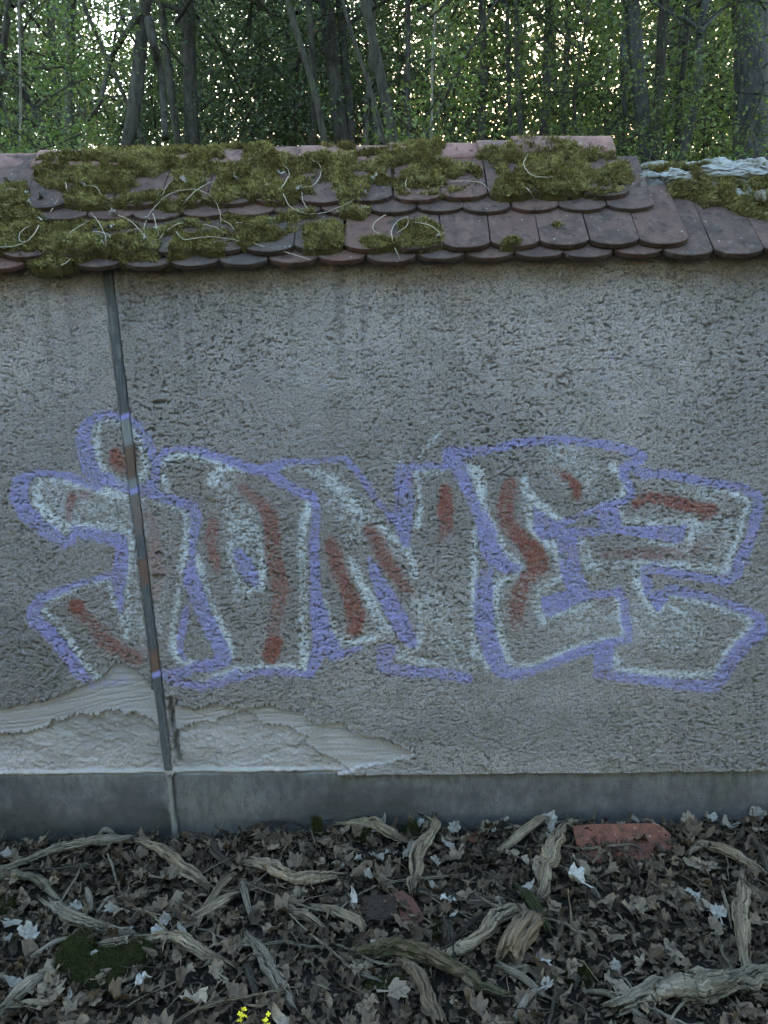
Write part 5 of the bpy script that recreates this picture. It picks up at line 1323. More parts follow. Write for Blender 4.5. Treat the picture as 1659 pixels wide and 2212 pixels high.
def build_litter():
    g = np.random.default_rng(33)
    A = Acc()
    # small leaf pieces
    K = 13000
    x = g.uniform(-2.6, 2.6, K); y = -0.02 - 1.9 * g.random(K) ** 1.1
    z = gz(x, y) + g.uniform(0, .034, K)
    sc = g.uniform(.008, .036, K) * np.where(g.random(K) < .25, 1.25, .85)
    Vs, Fs, Sh = [], [], []
    n0 = 0
    for i in range(K):
        m = g.integers(4, 8)
        th = np.sort(g.uniform(0, 2 * np.pi, m)); rr = g.uniform(.35, 1.0, m); el = g.uniform(.45, 1)
        P = np.stack([np.cos(th) * rr, np.sin(th) * rr * el, np.zeros(m)], 1)
        P = np.concatenate([[[0, 0, 0]], P]); P[:, 2] = g.uniform(-.2, .6) * P[:, 0] ** 2 + g.uniform(-.3, .5) * P[:, 1] ** 2 + g.normal(0, .10, m + 1)
        a, b, c = g.uniform(-1, 1), g.uniform(-1, 1), g.uniform(0, 6.28)
        ca, sa, cb, sb, cc, s_ = math.cos(a), math.sin(a), math.cos(b), math.sin(b), math.cos(c), math.sin(c)
        Rm = np.array([[cc, -s_, 0], [s_, cc, 0], [0, 0, 1]]) @ np.array([[1, 0, 0], [0, ca, -sa], [0, sa, ca]]) @ np.array([[cb, 0, sb], [0, 1, 0], [-sb, 0, cb]])
        P = (P * sc[i]) @ Rm.T + (x[i], y[i], z[i])
        P[:, 1] = np.minimum(P[:, 1], -0.012)
        Vs.append(P); idx = np.arange(m)
        Fs.append(np.stack([np.full(m, n0), n0 + 1 + idx, n0 + 1 + (idx + 1) % m], 1)); Sh.append(np.full(m + 1, g.random())); n0 += m + 1
    A.add(np.concatenate(Vs), np.concatenate(Fs), None, np.concatenate(Sh))
    # whole leaves lying between and under the ones one can count
    for i in range(5000):
        V, F = LEAVES[g.integers(0, 14)]
        x, y = g.uniform(-2.1, 2.1), -0.03 - 1.5 * g.random() ** 1.02
        a, b, c = g.uniform(-.9, .9), g.uniform(-.9, .9), g.uniform(0, 6.28)
        ca, sa, cb, sb, cc, s_ = math.cos(a), math.sin(a), math.cos(b), math.sin(b), math.cos(c), math.sin(c)
        Rm = np.array([[cc, -s_, 0], [s_, cc, 0], [0, 0, 1]]) @ np.array([[1, 0, 0], [0, ca, -sa], [0, sa, ca]]) @ np.array([[cb, 0, sb], [0, 1, 0], [-sb, 0, cb]])
        P = (V * g.uniform(.016, .044) * np.array([g.uniform(.6, 1.1), 1, g.uniform(.7, 1.6)])) @ Rm.T + (x, y, g1(x, y) + .055 * g.random() ** 1.4); P[:, 1] = np.minimum(P[:, 1], -0.012)
        A.add(P, F, None, g.random())
    # bark strips and stalk ends
    K = 3600
    for i in range(K):
        x, y = g.uniform(-2.4, 2.4), -0.02 - 2.0 * g.random() ** 1.3
        L = g.uniform(.015, .075); w = g.uniform(.0012, .005); a = g.uniform(0, 6.28); dz = g.uniform(-.3, .3) * L
        d = np.array([math.cos(a), math.sin(a), 0]); s = np.array([-d[1], d[0], 0])
        c = np.array([x, y, g1(x, y) + g.uniform(.008, .045)]); b = g.uniform(-.25, .25) * L
        P = np.array([c - d * L / 2 - s * w * .5 - [0, 0, dz / 2], c - d * L / 2 + s * w * .5 - [0, 0, dz / 2], c - s * w + s * b, c + s * w + s * b + [0, 0, w], c + d * L / 2 - s * w * .2 + [0, 0, dz / 2], c + d * L / 2 + s * w * .2 + [0, 0, dz / 2]])
        P[:, 1] = np.minimum(P[:, 1], -0.012)
        A.add(P, np.array([[0, 1, 3, 2], [2, 3, 5, 4]]), None, g.random())
    for i in range(420):               # thin broken twigs
        x, y = g.uniform(-2.0, 2.0), -0.04 - 1.5 * g.random() ** 1.2
        L = g.uniform(.04, .20); a = g.uniform(0, 6.28); d = np.array([math.cos(a), math.sin(a), g.uniform(-.25, .25)])
        c = np.array([x, y, g1(x, y) + g.uniform(.02, .05)]); k = g.normal(0, .07, 3) * L
        r = g.uniform(.0008, .0026)
        V, F, U = tube(np.array([c - d * L / 2, c - d * L * .15 + k, c + d * L * .2 + k * .4, c + d * L / 2]), [r, r * .9, r * .8, r * .5], 4)
        V[:, 1] = np.minimum(V[:, 1], -0.012); A.add(V, F, None, g.random())
    o = obj('leaf_litter', A.mesh('leaf_litter', 'shade', False), M['litter'])
    tag(o, 'layer of crumbled brown leaves and bark shreds on the soil', 'leaf litter', kind='stuff')
build_litter()

# ------------------------------------------------------------------ clay shards, stone, moss cushions, flowers
def shard(name, outline_px, z, th, mat, label, cat, tiltdeg=0, base_lift=0.0):
    """outline in picture units, laid on a plane that leans towards the camera"""
    c = np.mean(np.array(outline_px), 0); p0 = on_z(c[0], c[1], z)
    nrm = Matrix.Rotation(R(tiltdeg), 3, 'X') @ Vector((0, 0, 1))
    P = []
    for (px, py) in outline_px:
        d = ray(px, py); t = (p0 - CAM).dot(nrm) / d.dot(nrm); P.append(CAM + d * t - p0)
    k = len(P); rd = random.Random(k)
    V = [tuple(p) for p in P] + [tuple(p - nrm * th) for p in P]
    top = [tuple((p * 0.97) + nrm * 0.002) for p in P]
    V += top
    F = [tuple(range(2 * k, 3 * k))[::-1]] + [tuple(range(k, 2 * k))]
    for i in range(k):
        j = (i + 1) % k
        F.append((i, j, k + j, k + i)); F.append((2 * k + i, 2 * k + j, j, i))
    me = py_mesh(name, V, F); me.materials.append(mat)
    import bmesh
    bm = bmesh.new(); bm.from_mesh(me); bmesh.ops.recalc_face_normals(bm, faces=bm.faces); bm.to_mesh(me); bm.free()
    o = bpy.data.objects.new(name, me); o.location = p0; link(o)
    return tag(o, label, cat)
def g3(*pts): return [G3(*p) for p in pts]
def g2(*pts): return [G2(*p) for p in pts]
shard('broken_roof_tile', g3((415,165),(560,152),(740,150),(930,148),(985,170),(1030,210),(1052,270),(1050,320),(1020,365),(960,392),(800,400),(640,405),(505,395),(478,385),(462,300),(440,285),(425,220)), 0.10, .015, M['fresh'], 'broken red clay roof tile with rounded end lying against the plinth', 'roof tile', 34)
shard('brick_shard', g2((905,610),(965,590),(1040,640),(1090,720),(1120,775),(1060,815),(985,838),(960,790),(940,700)), 0.062, .035, M['clay_dark'], 'dull red brick shard beside the dark round stone', 'brick', 12)
shard('clay_shard', g2((1375,235),(1440,215),(1500,205),(1512,225),(1500,262),(1440,280),(1395,262)), 0.06, .015, M['fresh'], 'small red clay shard near the foot of the plinth', 'clay shard', 25)
shard('clay_shard', g2((1590,315),(1625,308),(1659,320),(1650,345),(1600,350)), 0.055, .015, M['clay_dark'], 'tiny red clay crumb behind the leaning splintered branch', 'clay shard', 10)
px, py = G2(815, 770); p = on_z(px, py, .03)
o = bpy.data.objects.new('stone', lump_mesh('stone', .07, .066, .02, 8, .5)); o.data.materials.append(M['stone']); o.location = (p.x, p.y, g1(p.x, p.y) + .04)
link(o); tag(o, 'dark earthy round stone beside the red brick shard', 'stone')

def moss_cushion(poly, h, label, blades, zbase=0.0, nm='moss_cushion'):
    P = [on_z(*q, zbase + 0.01) for q in poly]
    xs = [p.x for p in P]; ys = [p.y for p in P]; poly2 = [(p.x, p.y) for p in P]
    st = .007
    X, Y = np.meshgrid(np.arange(min(xs) - .03, max(xs) + .03, st), np.arange(min(ys) - .03, max(ys) + .03, st))
    m = inside(X + .012 * fbm(X * 30, Y * 30, 241, 3), Y + .012 * fbm(X * 30 + 4, Y * 30, 243, 3), poly2)
    d = m.astype(np.float32)
    for _ in range(8): d = (d + np.roll(d, 1, 0) + np.roll(d, -1, 0) + np.roll(d, 1, 1) + np.roll(d, -1, 1)) / 5
    Z = gz(X, Y) + zbase + (h + .022) * np.clip(d * 1.5 - .35, -.1, 1) * (0.75 + .5 * fbm(X * 16, Y * 16, 245, 3))
    V = np.stack([X, Y, Z], -1).reshape(-1, 3); a, b = X.shape; I = np.arange(a * b).reshape(a, b)
    F = np.stack([I[:-1, :-1], I[:-1, 1:], I[1:, 1:], I[1:, :-1]], -1).reshape(-1, 4); F = F[m.ravel()[F].any(1)]
    u, inv = np.unique(F, return_inverse=True)
    g = np.random.default_rng(len(poly) + blades)
    idx = np.argwhere(m); pk = idx[g.integers(0, len(idx), blades)]
    base = np.stack([X[pk[:, 0], pk[:, 1]] + g.uniform(-st, st, blades), Y[pk[:, 0], pk[:, 1]] + g.uniform(-st, st, blades), Z[pk[:, 0], pk[:, 1]] - .003], -1)
    dv = np.stack([g.normal(0, .5, blades), g.normal(0, .5, blades) - .1, np.full(blades, .9)], -1); L = g.uniform(.006, .016, blades)[:, None]
    sd = np.cross(dv, g.normal(0, 1, (blades, 3))); sd /= np.linalg.norm(sd, axis=1)[:, None]; sd *= .0013
    Vt = np.stack([base - sd, base + sd, base + dv * L], 1).reshape(-1, 3)
    V0 = V[u]; tri = tris(inv.reshape(-1, 4)); n0 = len(V0)
    c = np.array([V0[:, 0].mean(), V0[:, 1].mean(), V0[:, 2].min()])
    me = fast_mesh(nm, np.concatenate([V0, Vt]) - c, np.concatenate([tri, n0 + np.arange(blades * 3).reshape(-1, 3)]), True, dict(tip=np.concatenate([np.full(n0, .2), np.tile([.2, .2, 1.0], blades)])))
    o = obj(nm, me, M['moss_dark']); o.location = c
    return tag(o, label, 'moss')
def q1(*pts): return [G1(*p) for p in pts]
moss_cushion(q1((350,1100),(480,950),(560,910),(620,930),(640,1030),(760,1050),(900,1010),(1010,980),(1020,1080),(960,1140),(860,1180),(800,1230),(740,1280),(650,1310),(520,1260),(400,1230),(350,1180)), .045, 'large dark green moss cushion on the ground below the thick curved branch', 9000)
moss_cushion(q1((-200,650),(60,640),(110,680),(80,760),(-200,800)), .03, 'dark moss patch at the margin under the mossy branch stub', 2500)
moss_cushion(g2((640,240),(720,215),(800,250),(790,310),(700,330),(640,300)), .05, 'dark moss tuft behind the pale root piece by the plinth', 2200)
moss_cushion(g2((970,255),(1050,235),(1090,270),(1070,320),(1000,315)), .04, 'small dark moss tuft beside the crooked upright branch', 1500)
moss_cushion(g2((700,1270),(800,1240),(960,1210),(1030,1260),(1010,1330),(860,1340),(730,1320)), .02, 'thin dark moss patch beside the reddish forking branch', 2600)
moss_cushion(g2((1140,850),(1200,840),(1220,900),(1210,990),(1150,980)), .02, 'narrow dark moss strip above the hooked pale branch', 1300)
moss_cushion(g3((360,1210),(430,1170),(520,1190),(570,1250),(480,1270),(400,1260)), .05, 'moss clump at the bottom edge beside the thin grey stick', 1800)

def mossy_twig():
    px, py = G2(440, 215); p = on_z(px, py, .02); p.y = min(p.y, -.06)
    Q = catmull([(p.x + .012, p.y, -.01, .013), (p.x - .004, p.y + .005, .05, .017), (p.x - .012, p.y + .01, .10, .016), (p.x - .015, p.y + .012, .135, .012)], 5)
    V, F, U = tube(Q[:, :3], Q[:, 3], 12, .2, 77, 0, .004)
    g = np.random.default_rng(5); K = 1500
    i = g.integers(0, len(V), K); ctr = Q[np.minimum(i // 12, len(Q) - 1), :3]
    dv = V[i] - ctr; dv /= np.linalg.norm(dv, axis=1)[:, None] + 1e-6; dv += g.normal(0, .5, (K, 3))
    sd = np.cross(dv, g.normal(0, 1, (K, 3))); sd /= np.linalg.norm(sd, axis=1)[:, None]; sd *= .0013
    b = V[i] + g.normal(0, .003, (K, 3)); Vt = np.stack([b - sd, b + sd, b + dv * g.uniform(.005, .012, K)[:, None]], 1).reshape(-1, 3)
    n0 = len(V); c = np.array([p.x, p.y, 0])
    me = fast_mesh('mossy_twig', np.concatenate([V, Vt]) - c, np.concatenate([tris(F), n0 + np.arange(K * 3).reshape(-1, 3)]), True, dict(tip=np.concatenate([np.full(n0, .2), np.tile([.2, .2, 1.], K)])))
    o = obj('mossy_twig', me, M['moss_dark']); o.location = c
    tag(o, 'stubby twig wrapped in dark moss standing at the plinth', 'twig')
mossy_twig()

def flower_plant(px, py, n, label):
    p = on_z(px, py, .10); z0 = g1(p.x, p.y - .02)
    root = empty('yellow_flower', (p.x, p.y - .02, z0)); tag(root, label, 'flower')
    V, F, U = tube([(0, 0, 0), (.004, .006, .05), (0, .02, .10)], [.0018, .0016, .0012], 6)
    obj('stem', fast_mesh('stem', V, tris(F)), M['herb'], root)
    rd = random.Random(int(px))
    me = None
    if not hasattr(flower_plant, 'me'):
        Vp, Fp = [], []
        for k in range(4):
            a = k * math.pi / 2; c, s = math.cos(a), math.sin(a); b = len(Vp)
            for (u, w, h) in [(0, 0, 0), (.35, -.28, .12), (.35, .28, .12), (.8, -.38, .22), (.8, .38, .22), (1.0, 0, .18)]:
                Vp.append((u * c - w * s, u * s + w * c, h))
            Fp += [(b, b + 1, b + 2), (b + 1, b + 3, b + 4, b + 2), (b + 3, b + 5, b + 4)]
        flower_plant.me = py_mesh('blossom', Vp, Fp); flower_plant.me.materials.append(M['petal'])
    for k in range(n):
        o = bpy.data.objects.new('blossom', flower_plant.me); t = rd.uniform(0, 6.28); r = rd.uniform(.002, .017); h = rd.uniform(.085, .125)
        o.location = (r * math.cos(t), .02 + r * math.sin(t), h); o.scale = (.0075,) * 3; o.rotation_euler = (rd.uniform(-.8, .8), rd.uniform(-.8, .8), rd.uniform(0, 6))
        link(o, root)
flower_plant(524, 2208, 13, 'taller cluster of small yellow blossoms at the bottom edge')
flower_plant(572, 2226, 9, 'lower cluster of yellow blossoms beside the taller one')
def herb_leaf(px, py):
    p = on_z(px, py, .03); V, F = LEAVES[6]
    me = fast_mesh('green_leaf', V * .055, F, True); o = obj('green_leaf', me, M['herb']); o.location = p; o.rotation_euler = (.25, .1, 1.3)
    tag(o, 'dark green leaf at the bottom edge beside the yellow blossoms', 'leaf')
herb_leaf(632, 2206)

# ------------------------------------------------------------------ stalks and leaves on the roof
H3 = conv(0, 520, 1000); H4 = conv(1000, 520, 1000); H5 = conv(2000, 500, 1024)
STALKS = [(H3, p) for p in [
 [(940,690),(950,590),(1010,490),(1120,400),(1270,375),(1380,420),(1430,500),(1445,590)], [(1170,520),(1240,420),(1360,335),(1540,295)], [(1060,420),(1100,340),(1220,260)],
 [(755,535),(850,580),(930,660),(980,720)], [(590,520),(650,600),(690,690),(690,750)], [(560,660),(640,650),(710,670),(730,710)], [(330,520),(355,480),(380,440)],
 [(255,590),(240,640),(180,710),(130,710),(130,660),(180,620),(240,600)], [(0,825),(150,820),(350,790)], [(0,750),(100,745),(200,700)], [(400,870),(430,855),(460,830)],
 [(1150,650),(1200,700),(1300,690),(1400,685),(1500,700),(1659,725)], [(1040,700),(1080,650),(1160,600),(1230,590)], [(1280,595),(1400,620),(1500,680)], [(1000,530),(1020,610),(1040,690)],
 [(1450,570),(1510,610),(1540,660)], [(10,390),(60,370),(130,385)], [(570,350),(630,360),(660,410)], [(430,330),(435,370),(450,390)], [(525,430),(526,470),(527,510)], [(780,710),(830,650),(900,630)], [(1540,590),(1600,598),(1659,605)],
 [(410,720),(440,680),(480,640),(580,580)]]] + \
 [(H4, p) for p in [[(120,400),(190,350),(230,270),(200,220),(180,210)], [(270,370),(380,350),(430,290),(435,220),(380,180)], [(190,400),(230,480),(320,530),(440,530),(580,480),(700,410)], [(310,390),(320,450),(355,510)],
 [(0,730),(150,770),(260,800),(370,835)], [(1000,300),(990,350),(1035,400)], [(1280,325),(1400,320),(1500,340),(1560,420)], [(860,540),(790,590),(780,640),(830,670)], [(905,710),(900,640),(940,580),(1000,550)],
 [(930,660),(1000,610),(1005,550)], [(1050,590),(1150,610),(1210,660),(1230,750)], [(920,760),(935,790),(950,825)]]] + \
 [(H5, p) for p in [[(130,170),(100,230),(130,290),(180,315),(260,320),(330,305)], [(95,370),(140,410),(165,450)]]]
STALK_LABELS = {0: 'longest arched pale leaf stalk looping over two mossy tile rows', 1: 'pale stalk crossing the longest arched stalk', 7: 'stalk curled into a near circle on the lower moss',
 8: 'straight pale stalk lying along the lowest mossy tiles', 11: 'wavy stalk lying along the lower moss band', 24: 'stalk bent like a hook on the bare ridge side moss', 25: 'wide sagging stalk hanging over the tile tips', 35: 'stalk curled in a C on the light moss at the ridge end'}
def build_stalks():
    for i, (f, pts) in enumerate(STALKS):
        n = len(pts); P = []
        for k, (x, y) in enumerate(pts):
            px, py = f(x, y)
            xx, s = roof_xs(px, py, .03); nn = roof_n(xx, s) + .006
            xx, s = roof_xs(px, py, nn); nn = roof_n(xx, s) + .005 + .012 * math.sin(math.pi * k / (n - 1))
            q = RP(*roof_xs(px, py, nn), nn); P.append((q.x, q.y, q.z))
        Q = catmull(P, 6); Q += np.random.default_rng(i).normal(0, .0006, Q.shape)
        V, F, U = tube(Q, np.linspace(.0018, .0011, len(Q)), 5)
        c = V.mean(0)
        o = obj('leaf_stalk', fast_mesh('leaf_stalk', V - c, tris(F)), M['straw']); o.location = c
        tag(o, STALK_LABELS.get(i, 'thin pale dry leaf stalk lying on the roof moss'), 'leaf stalk', 'dry leaf stalks on the roof')
    spots = [(H3, p) for p in [(55,320),(160,400),(195,455),(260,570),(295,560),(550,345),(750,530),(1050,405),(30,750),(1000,730),(680,735),(1030,635),(1540,290),(540,660),(720,620),(1205,325),(1350,660),(940,700),(265,425),(490,700)]] + \
            [(H4, p) for p in [(220,330),(290,375),(715,380),(790,295),(1195,685),(180,265),(640,350)]]
    rd = random.Random(9)
    for (f, (x, y)) in spots:
        px, py = f(x, y); xx, s = roof_xs(px, py, .03); nn = roof_n(xx, s) + .008; q = RP(*roof_xs(px, py, nn), nn)
        put_leaf(LP[rd.choice((6, 7, 1, 2))], q, rd.uniform(.015, .027), rd.uniform(0, 6.28), 'small pale shrivelled leaf caught in the roof moss', 'pale leaves on the roof', (rd.uniform(.2, 1.0), rd.uniform(-.5, .5)))
    px, py = H5(1630, 440); xx, s = roof_xs(px, py, .04); q = RP(xx, s, roof_n(xx, s) + .012)
    put_leaf(LP[6], q, .05, 2.2, 'large white leaf on the moss at the far end of the coping', None, (.7, .1))
build_stalks()

# ------------------------------------------------------------------ the wood behind the wall
def leaf_cloud(g, C, nper, spread, size, flat=0.6):
    K = len(C) * nper
    ctr = np.repeat(C, nper, 0) + g.normal(0, 1, (K, 3)) * np.array([spread, spread, spread * flat])
    nrm = g.normal(0, .55, (K, 3)) + np.array([0, -.15, .8]); nrm /= np.linalg.norm(nrm, axis=1)[:, None]
    d = np.cross(nrm, g.normal(0, 1, (K, 3))); d /= np.linalg.norm(d, axis=1)[:, None]
    s = np.cross(nrm, d)
    L = (size * g.uniform(.6, 1.3, K))[:, None]
    droop = np.array([0, 0, -1.0]) * L * g.uniform(0, .35, K)[:, None]
    v0 = ctr - d * L * .5; v2 = ctr + d * L * .5 + droop
    v1 = ctr + s * L * .36 + nrm * L * .08; v3 = ctr - s * L * .36 + nrm * L * .08
    V = np.stack([v0, v1, v2, v3], 1).reshape(-1, 3); F = np.arange(K * 4).reshape(-1, 4)
    sh = np.repeat(np.clip(g.normal(.5, .22, K), 0, .999), 4)
    return V, F, sh
def crown_proto(name, seed, H, z0, rad, limbs, twigs, nper, size, spread, rise=0.5, mat='fol', limb_r=.03):
    g = np.random.default_rng(seed)
    B = Acc(); C = []
    for i in range(limbs):
        zb = z0 + (H - z0) * (i + g.random()) / limbs; a = g.uniform(0, 6.28)
        L = rad * g.uniform(.55, 1.1) * (1 - .45 * ((zb - z0) / (H - z0)) ** 2)
        d = np.array([math.cos(a), math.sin(a), 0]); p0 = np.array([0, 0, zb])
        p1 = p0 + d * L * .5 + [0, 0, L * rise * .6] + g.normal(0, .08, 3); p2 = p0 + d * L + [0, 0, L * rise * .8] + g.normal(0, .15, 3)
        Q = catmull([p0, p1, p2], 4); V, F, U = tube(Q, np.linspace(limb_r, limb_r * .3, len(Q)), 5, 0, 1, cap=False); B.add(V, F)
        for k in range(twigs):
            t = g.uniform(.25, 1); q = Q[int(t * (len(Q) - 1))]
            e = q + g.normal(0, 1, 3) * L * np.array([.28, .28, .2]) + [0, 0, .05]
            V, F, U = tube(np.array([q, (q + e) / 2 + g.normal(0, .04, 3), e]), [limb_r * .28, limb_r * .2, limb_r * .1], 3, cap=False); B.add(V, F)
            C += [e, (q + e) / 2 + g.normal(0, .05, 3)]
    V, F, sh = leaf_cloud(g, np.array(C), nper, spread, size)
    cm = fast_mesh('crown', V, F, False, dict(shade=sh)); cm.materials.append(M[mat])
    bm_ = B.mesh('limbs'); bm_.materials.append(M['bark'])
    return cm, bm_
PROTO = {
 'tall': [crown_proto('tall', 400 + i, 13, 3.2, 2.3, 24, 7, 14, .066, .15, .55, 'fol') for i in range(3)],
 'bush': [crown_proto('bush', 420 + i, 5.4, .6, 1.7, 30, 9, 13, .044, .15, .7, 'fol_dark', .016) for i in range(3)],
 'maple': [crown_proto('maple', 440 + i, 7.5, 2.2, 1.6, 20, 7, 11, .056, .13, .45, 'fol_light', .014) for i in range(2)],
 'far': [crown_proto('far', 460 + i, 19, 3.5, 3.2, 32, 8, 9, .15, .34, .5, 'fol', .05) for i in range(3)],
}
def trunk_line(tx, bx, by, dist, top=0, H=12.0):
    """a stem seen at picture x = tx at the top edge and bx at height by, standing dist behind the wall"""
    a = on_y(bx, by, dist); b = on_y(tx, top, dist)
    sl = (b.x - a.x) / (b.z - a.z)
    base = a.x - sl * a.z
    return base, sl
def stem_mesh(sl, H, r0, r1, seed, wob=.06, curve=0.0):
    n = 16; g = np.random.default_rng(seed); P = []; Rr = []
    for i in range(n):
        z = H * i / (n - 1)
        P.append((sl * z + curve * math.sin(z * .8 + seed) + wob * g.normal() * .4 * (i > 0), wob * g.normal() * (i > 0), z)); Rr.append((r0 + (r1 - r0) * z / H) * (1.35 if i == 0 else 1))
    Q = catmull([(*p, r) for p, r in zip(P, Rr)], 3)
    return tube(Q[:, :3], Q[:, 3], 12, .05, seed)
def make_tree(name, base, dist, sl, H, r0, r1, seed, mat, crown, label, group=None, cscale=1.0, cat='tree', limbs=(), curve=0.0, zoff=0.0):
    root = empty(name, (base, dist, 0)); tag(root, label, cat, group)
    A = Acc(); V, F, U = stem_mesh(sl, H, r0, r1, seed, curve=curve); A.add(V, F, U)
    for (pts, w0, w1) in limbs:          # pts in picture units at the tree's own distance
        L = []
        for k, (px, py) in enumerate(pts):
            q = on_y(px, py, dist + .12 * math.sin(k * 1.7 + seed)); L.append((q.x - base, q.y - dist, q.z))
        Q = catmull(L, 5); sc = pxscale((base, dist, 4.5)) / 2
        V, F, U = tube(Q, np.linspace(w0, w1, len(Q)) * sc, 8, .06, seed + 3); A.add(V, F, U)
    obj('trunk', A.mesh('trunk'), M[mat], root)
    if crown:
        cm, lm = crown
        c = obj('crown', cm, None, root); l = obj('limbs', lm, None, root)
        rz = random.uniform(0, 6.28)
        for o in (c, l):
            o.rotation_euler = (0, math.atan(sl), rz) if abs(sl) < .2 else (0, 0, rz)
            o.scale = (cscale, cscale, cscale); o.location = (0, 0, zoff)
    return root
def pxw(w, dist): return w * pxscale((0, dist, 4.0)) / 2
# (x at top, x low, y low, width low, width top, distance, bark, crown kind, label, limbs)
TREES = [
 (318, 275, 300, 31, 24, 6.2, 'bark', None, 'dark forked tree leaning over the mossy roof', [([(322,40),(332,95),(346,145),(352,200),(358,300)],20,14), ([(305,20),(270,75),(243,120),(228,170),(214,225),(190,262)],13,9), ([(243,120),(252,60),(268,36),(285,30)],7,4)], 14),
 (158, 156, 110, 22, 18, 6.9, 'bark', 'tall', 'upright dark trunk standing in the bright gap', [([(150,70),(130,40),(108,0)],9,6)], 13),
 (178, 215, 90, 11, 8, 6.7, 'bark', 'tall', 'slim dark stem beside the trunk in the bright gap', [], 11),
 (350, 356, 66, 17, 13, 6.8, 'bark', 'tall', 'narrow dark trunk just beyond the forked tree', [], 14),
 (396, 402, 95, 32, 28, 6.9, 'bark', 'tall', 'thick straight trunk behind the dense shrub', [], 14),
 (620, 660, 155, 17, 13, 6.4, 'bark', 'tall', 'leaning dark stem meeting a straight one in a V above the shrub', [], 12),
 (668, 671, 155, 15, 13, 6.6, 'bark', 'tall', 'straight dark stem closing the V above the shrub', [], 13),
 (704, 722, 170, 30, 24, 7.0, 'bark', 'tall', 'broad dark trunk in the group before the leaning poles', [], 14),
 (735, 742, 180, 20, 16, 7.0, 'bark', 'tall', 'slim trunk close beside the broad dark one', [], 14),
 (783, 852, 305, 22, 17, 5.2, 'bark', None, 'dark leaning trunk rising from behind the ridge centre', [], 12),
 (743, 826, 305, 9, 7, 5.0, 'bark', None, 'thin dark pole leaning beside the dark leaning trunk', [], 11),
 (810, 800, 180, 15, 12, 7.5, 'bark_pale', None, 'pale grey slender trunk between the leaning poles', [([(800,150),(808,230),(822,310)],14,15)], 12),
 (1362, 1396, 305, 34, 28, 7.0, 'bark_grey', 'tall', 'smooth grey trunk rising behind the end of the ridge', [([(1352,70),(1344,130),(1346,180),(1350,260)],17,12)], 13),
 (1528, 1478, 325, 21, 15, 6.2, 'bark_grey', 'maple', 'curved grey tree with spreading limbs near the wall end', [([(1503,60),(1480,42),(1440,24),(1395,-6)],10,6), ([(1510,75),(1535,45),(1560,22),(1585,-5)],9,5)], 10),
 (1632, 1618, 335, 76, 62, 6.6, 'bark_grey', 'tall', 'massive grey blue trunk at the edge of the wood', [], 15),
 (1182, 1176, 150, 21, 18, 7.0, 'bark', 'tall', 'dark trunk beside the glowing orange gap', [], 14),
 (1036, 1038, 185, 16, 13, 6.9, 'bark', 'tall', 'dark trunk in the leafy middle of the wood', [], 13),
 (1094, 1100, 160, 10, 8, 6.8, 'bark', 'tall', 'thin dark stem before the orange gap', [], 13),
 (1115, 1120, 200, 12, 9, 6.7, 'bark', 'tall', 'dark stem framing the orange gap', [], 13),
 (1436, 1428, 125, 23, 20, 6.9, 'bark', 'tall', 'dark trunk between the smooth grey trunk and the curved tree', [], 14),
 (1065, 920, 305, 8, 5, 4.4, 'bark', None, 'long thin dark sapling slanting across the green', [], 8),
 (936, 934, 305, 7, 5, 4.6, 'bark_pale', 'maple', 'straight pale sapling crossing the slanting one', [], 7),
 (1268, 1256, 175, 5, 4, 6.0, 'bark', 'maple', 'very thin dark sapling in front of the orange gap', [], 7),
 (45, 46, 325, 7, 5, 4.2, 'bark_pale', None, 'thin pale sapling pole at the edge of the roof', [], 7),
 (1585, 1600, 200, 14, 12, 7.0, 'bark', 'tall', 'dark stem half hidden by the massive trunk', [], 13),
 (1480, 1475, 120, 14, 12, 7.1, 'bark', 'tall', 'distant dark stem behind the curved grey tree', [], 14),
 (10, -5, 200, 16, 13, 8.0, 'bark', 'tall', 'dark trunk at the very edge of the wood', [([(0,150),(40,190),(75,240),(110,310)],18,14), ([(-10,215),(45,250),(85,280),(115,300)],12,9)], 12),
 (880, 884, 170, 13, 10, 6.6, 'bark', 'tall', 'slender stem in the leafy middle near the pale sapling', [], 14),
 (1230, 1222, 200, 14, 11, 6.7, 'bark', 'tall', 'dark stem just past the orange gap', [], 14),
]
k = 0
for (tx, bx, by, w0, w1, dist, bk, ck, lab, limbs, H) in TREES:
    base, sl = trunk_line(tx, bx, by, dist)
    cr = None
    if ck: cr = PROTO[ck][k % len(PROTO[ck])]
    kind = 'sapling' if w0 < 10 else 'forest_tree'
    make_tree(kind, base, dist, sl, H, pxw(w0 * 1.12, dist), pxw(w1 * .7, dist), 500 + k, bk, cr, lab, 'trees of the wood behind the wall', {'tall': .85, 'maple': .8}.get(ck, 1), 'tree', limbs, zoff=3.0 if ck == 'tall' else 0)
    k += 1
# understory shrubs: dense and dark in the middle, lighter maple shoots at the sides
SHRUBS = [(430, 7.0, 1.0, 'bush'), (540, 7.6, 1.12, 'bush'), (640, 7.2, 1.05, 'bush'), (720, 8.0, 1.1, 'bush'), (340, 8.2, 1.0, 'bush'), (240, 8.5, .98, 'bush'), (110, 7.4, .85, 'bush'), (20, 7.8, .95, 'bush'), (480, 9.2, 1.35, 'bush'), (600, 9.6, 1.4, 'bush'), (690, 9.0, 1.25, 'bush'),
          (800, 9.0, 1.15, 'bush'), (900, 8.2, 1.0, 'bush'), (990, 9.4, 1.1, 'bush'), (1090, 8.8, 1.0, 'bush'), (1200, 9.4, 1.1, 'bush'), (1300, 8.6, 1.0, 'bush'), (1440, 9.0, 1.1, 'bush'), (1560, 8.5, 1.05, 'bush'), (1700, 9, 1.1, 'bush'), (-120, 8.5, 1.1, 'bush')]
SH_LAB = 'dense dark green shrub in the wood behind the roof'
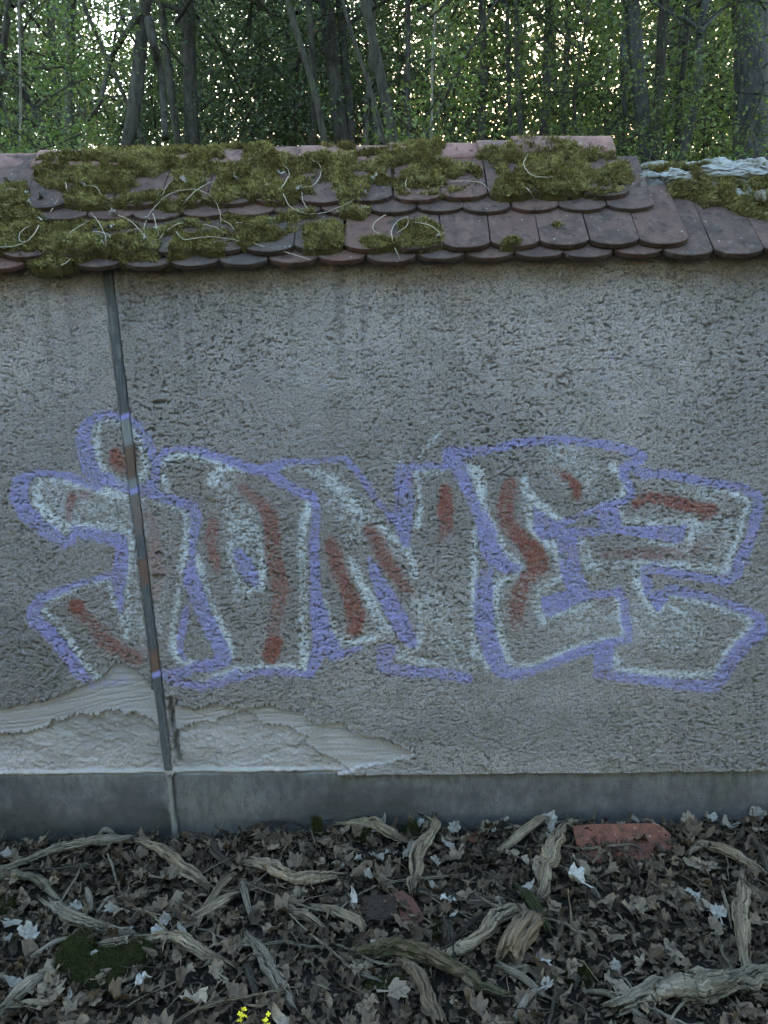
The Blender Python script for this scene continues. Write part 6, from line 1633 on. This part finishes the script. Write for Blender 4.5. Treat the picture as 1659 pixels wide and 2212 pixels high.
for i, (px, d, sc, kd) in enumerate(SHRUBS):
    p = on_y(px, 300, d); cm, lm = PROTO[kd][i % 3]
    root = empty('shrub', (p.x, d, 0)); tag(root, SH_LAB, 'shrub', 'shrubs behind the wall')
    rz = random.uniform(0, 6.28)
    for nm, me in (('foliage', cm), ('limbs', lm)):
        o = obj(nm, me, None, root); o.rotation_euler = (0, 0, rz); o.scale = (sc, sc, sc)
YOUNG = [(70, 4.4, .66), (190, 4.9, .68), (890, 7.6, .95), (985, 7.9, 1.0), (1130, 7.4, .95), (1240, 6.4, .85), (1310, 8.2, 1.05), (1450, 7.4, .95), (1560, 7.2, .95), (1650, 5.4, .75), (1060, 8.6, 1.1), (1500, 8.6, 1.1), (1740, 6, .9), (300, 8.6, 1.0)]
for i, (px, d, sc) in enumerate(YOUNG):
    p = on_y(px, 305, d)
    make_tree('young_maple', p.x, d, random.uniform(-.06, .06), 6.5 * sc, .022, .008, 700 + i, 'bark', PROTO['maple'][i % 2], 'young maple with light green spring leaves behind the roof', 'young maples behind the wall', sc, 'tree')
# further trees, too alike to tell apart
g = random.Random(77)
for i in range(62):
    d = 12 + 25 * g.random() ** .8
    px = g.uniform(-350, 2000)
    p = on_y(px, 200, d)
    make_tree('distant_tree', p.x, d, g.uniform(-.04, .04), 17, g.uniform(.07, .19), .05, 800 + i, 'bark', PROTO['far'][i % 3], 'slender distant tree deep in the wood', 'distant trees deep in the wood', g.uniform(.7, 1.0), zoff=(0 if i < 42 else 4.5))
def far_wood():
    g = np.random.default_rng(91)
    C = []
    while len(C) < 13500:
        y = g.uniform(38, 60); x = g.uniform(-1, 1) * (y * .68 + 6); z = g.uniform(6, 24)
        d = vnoise(np.array([x * .16 + 3]), np.array([z * .16 + y * .05]), 401)[0] + .5 * vnoise(np.array([x * .5]), np.array([z * .4]), 403)[0]
        if d > -.6 or z < 8 + y * .17: C.append((x, y, z))
    V, F, sh = leaf_cloud(g, np.array(C), 14, .85, .33)
    o = obj('far_forest', fast_mesh('far_forest', V, F, False, dict(shade=sh)), M['fol'])
    tag(o, 'far off wood seen as one green mass', 'forest', kind='stuff')
far_wood()
def added_light_blocking_wood():
    # unseen wood added behind the camera to block low horizon light
    g = np.random.default_rng(95); C = []
    for i in range(3600):
        a = g.uniform(-1.3, 1.3); d = 9.5 + 7 * g.random()
        C.append((math.sin(a) * d * 1.5, -3 - math.cos(a) * d, g.uniform(0.2, 13.5)))
    V, F, sh = leaf_cloud(g, np.array(C), 9, .75, .5)
    o = obj('light_block_forest', fast_mesh('light_block_forest', V, F, False, dict(shade=sh)), M['fol_dark'])
    tag(o, 'unseen wood added behind the camera to block low sky light', 'forest', kind='stuff')
added_light_blocking_wood()
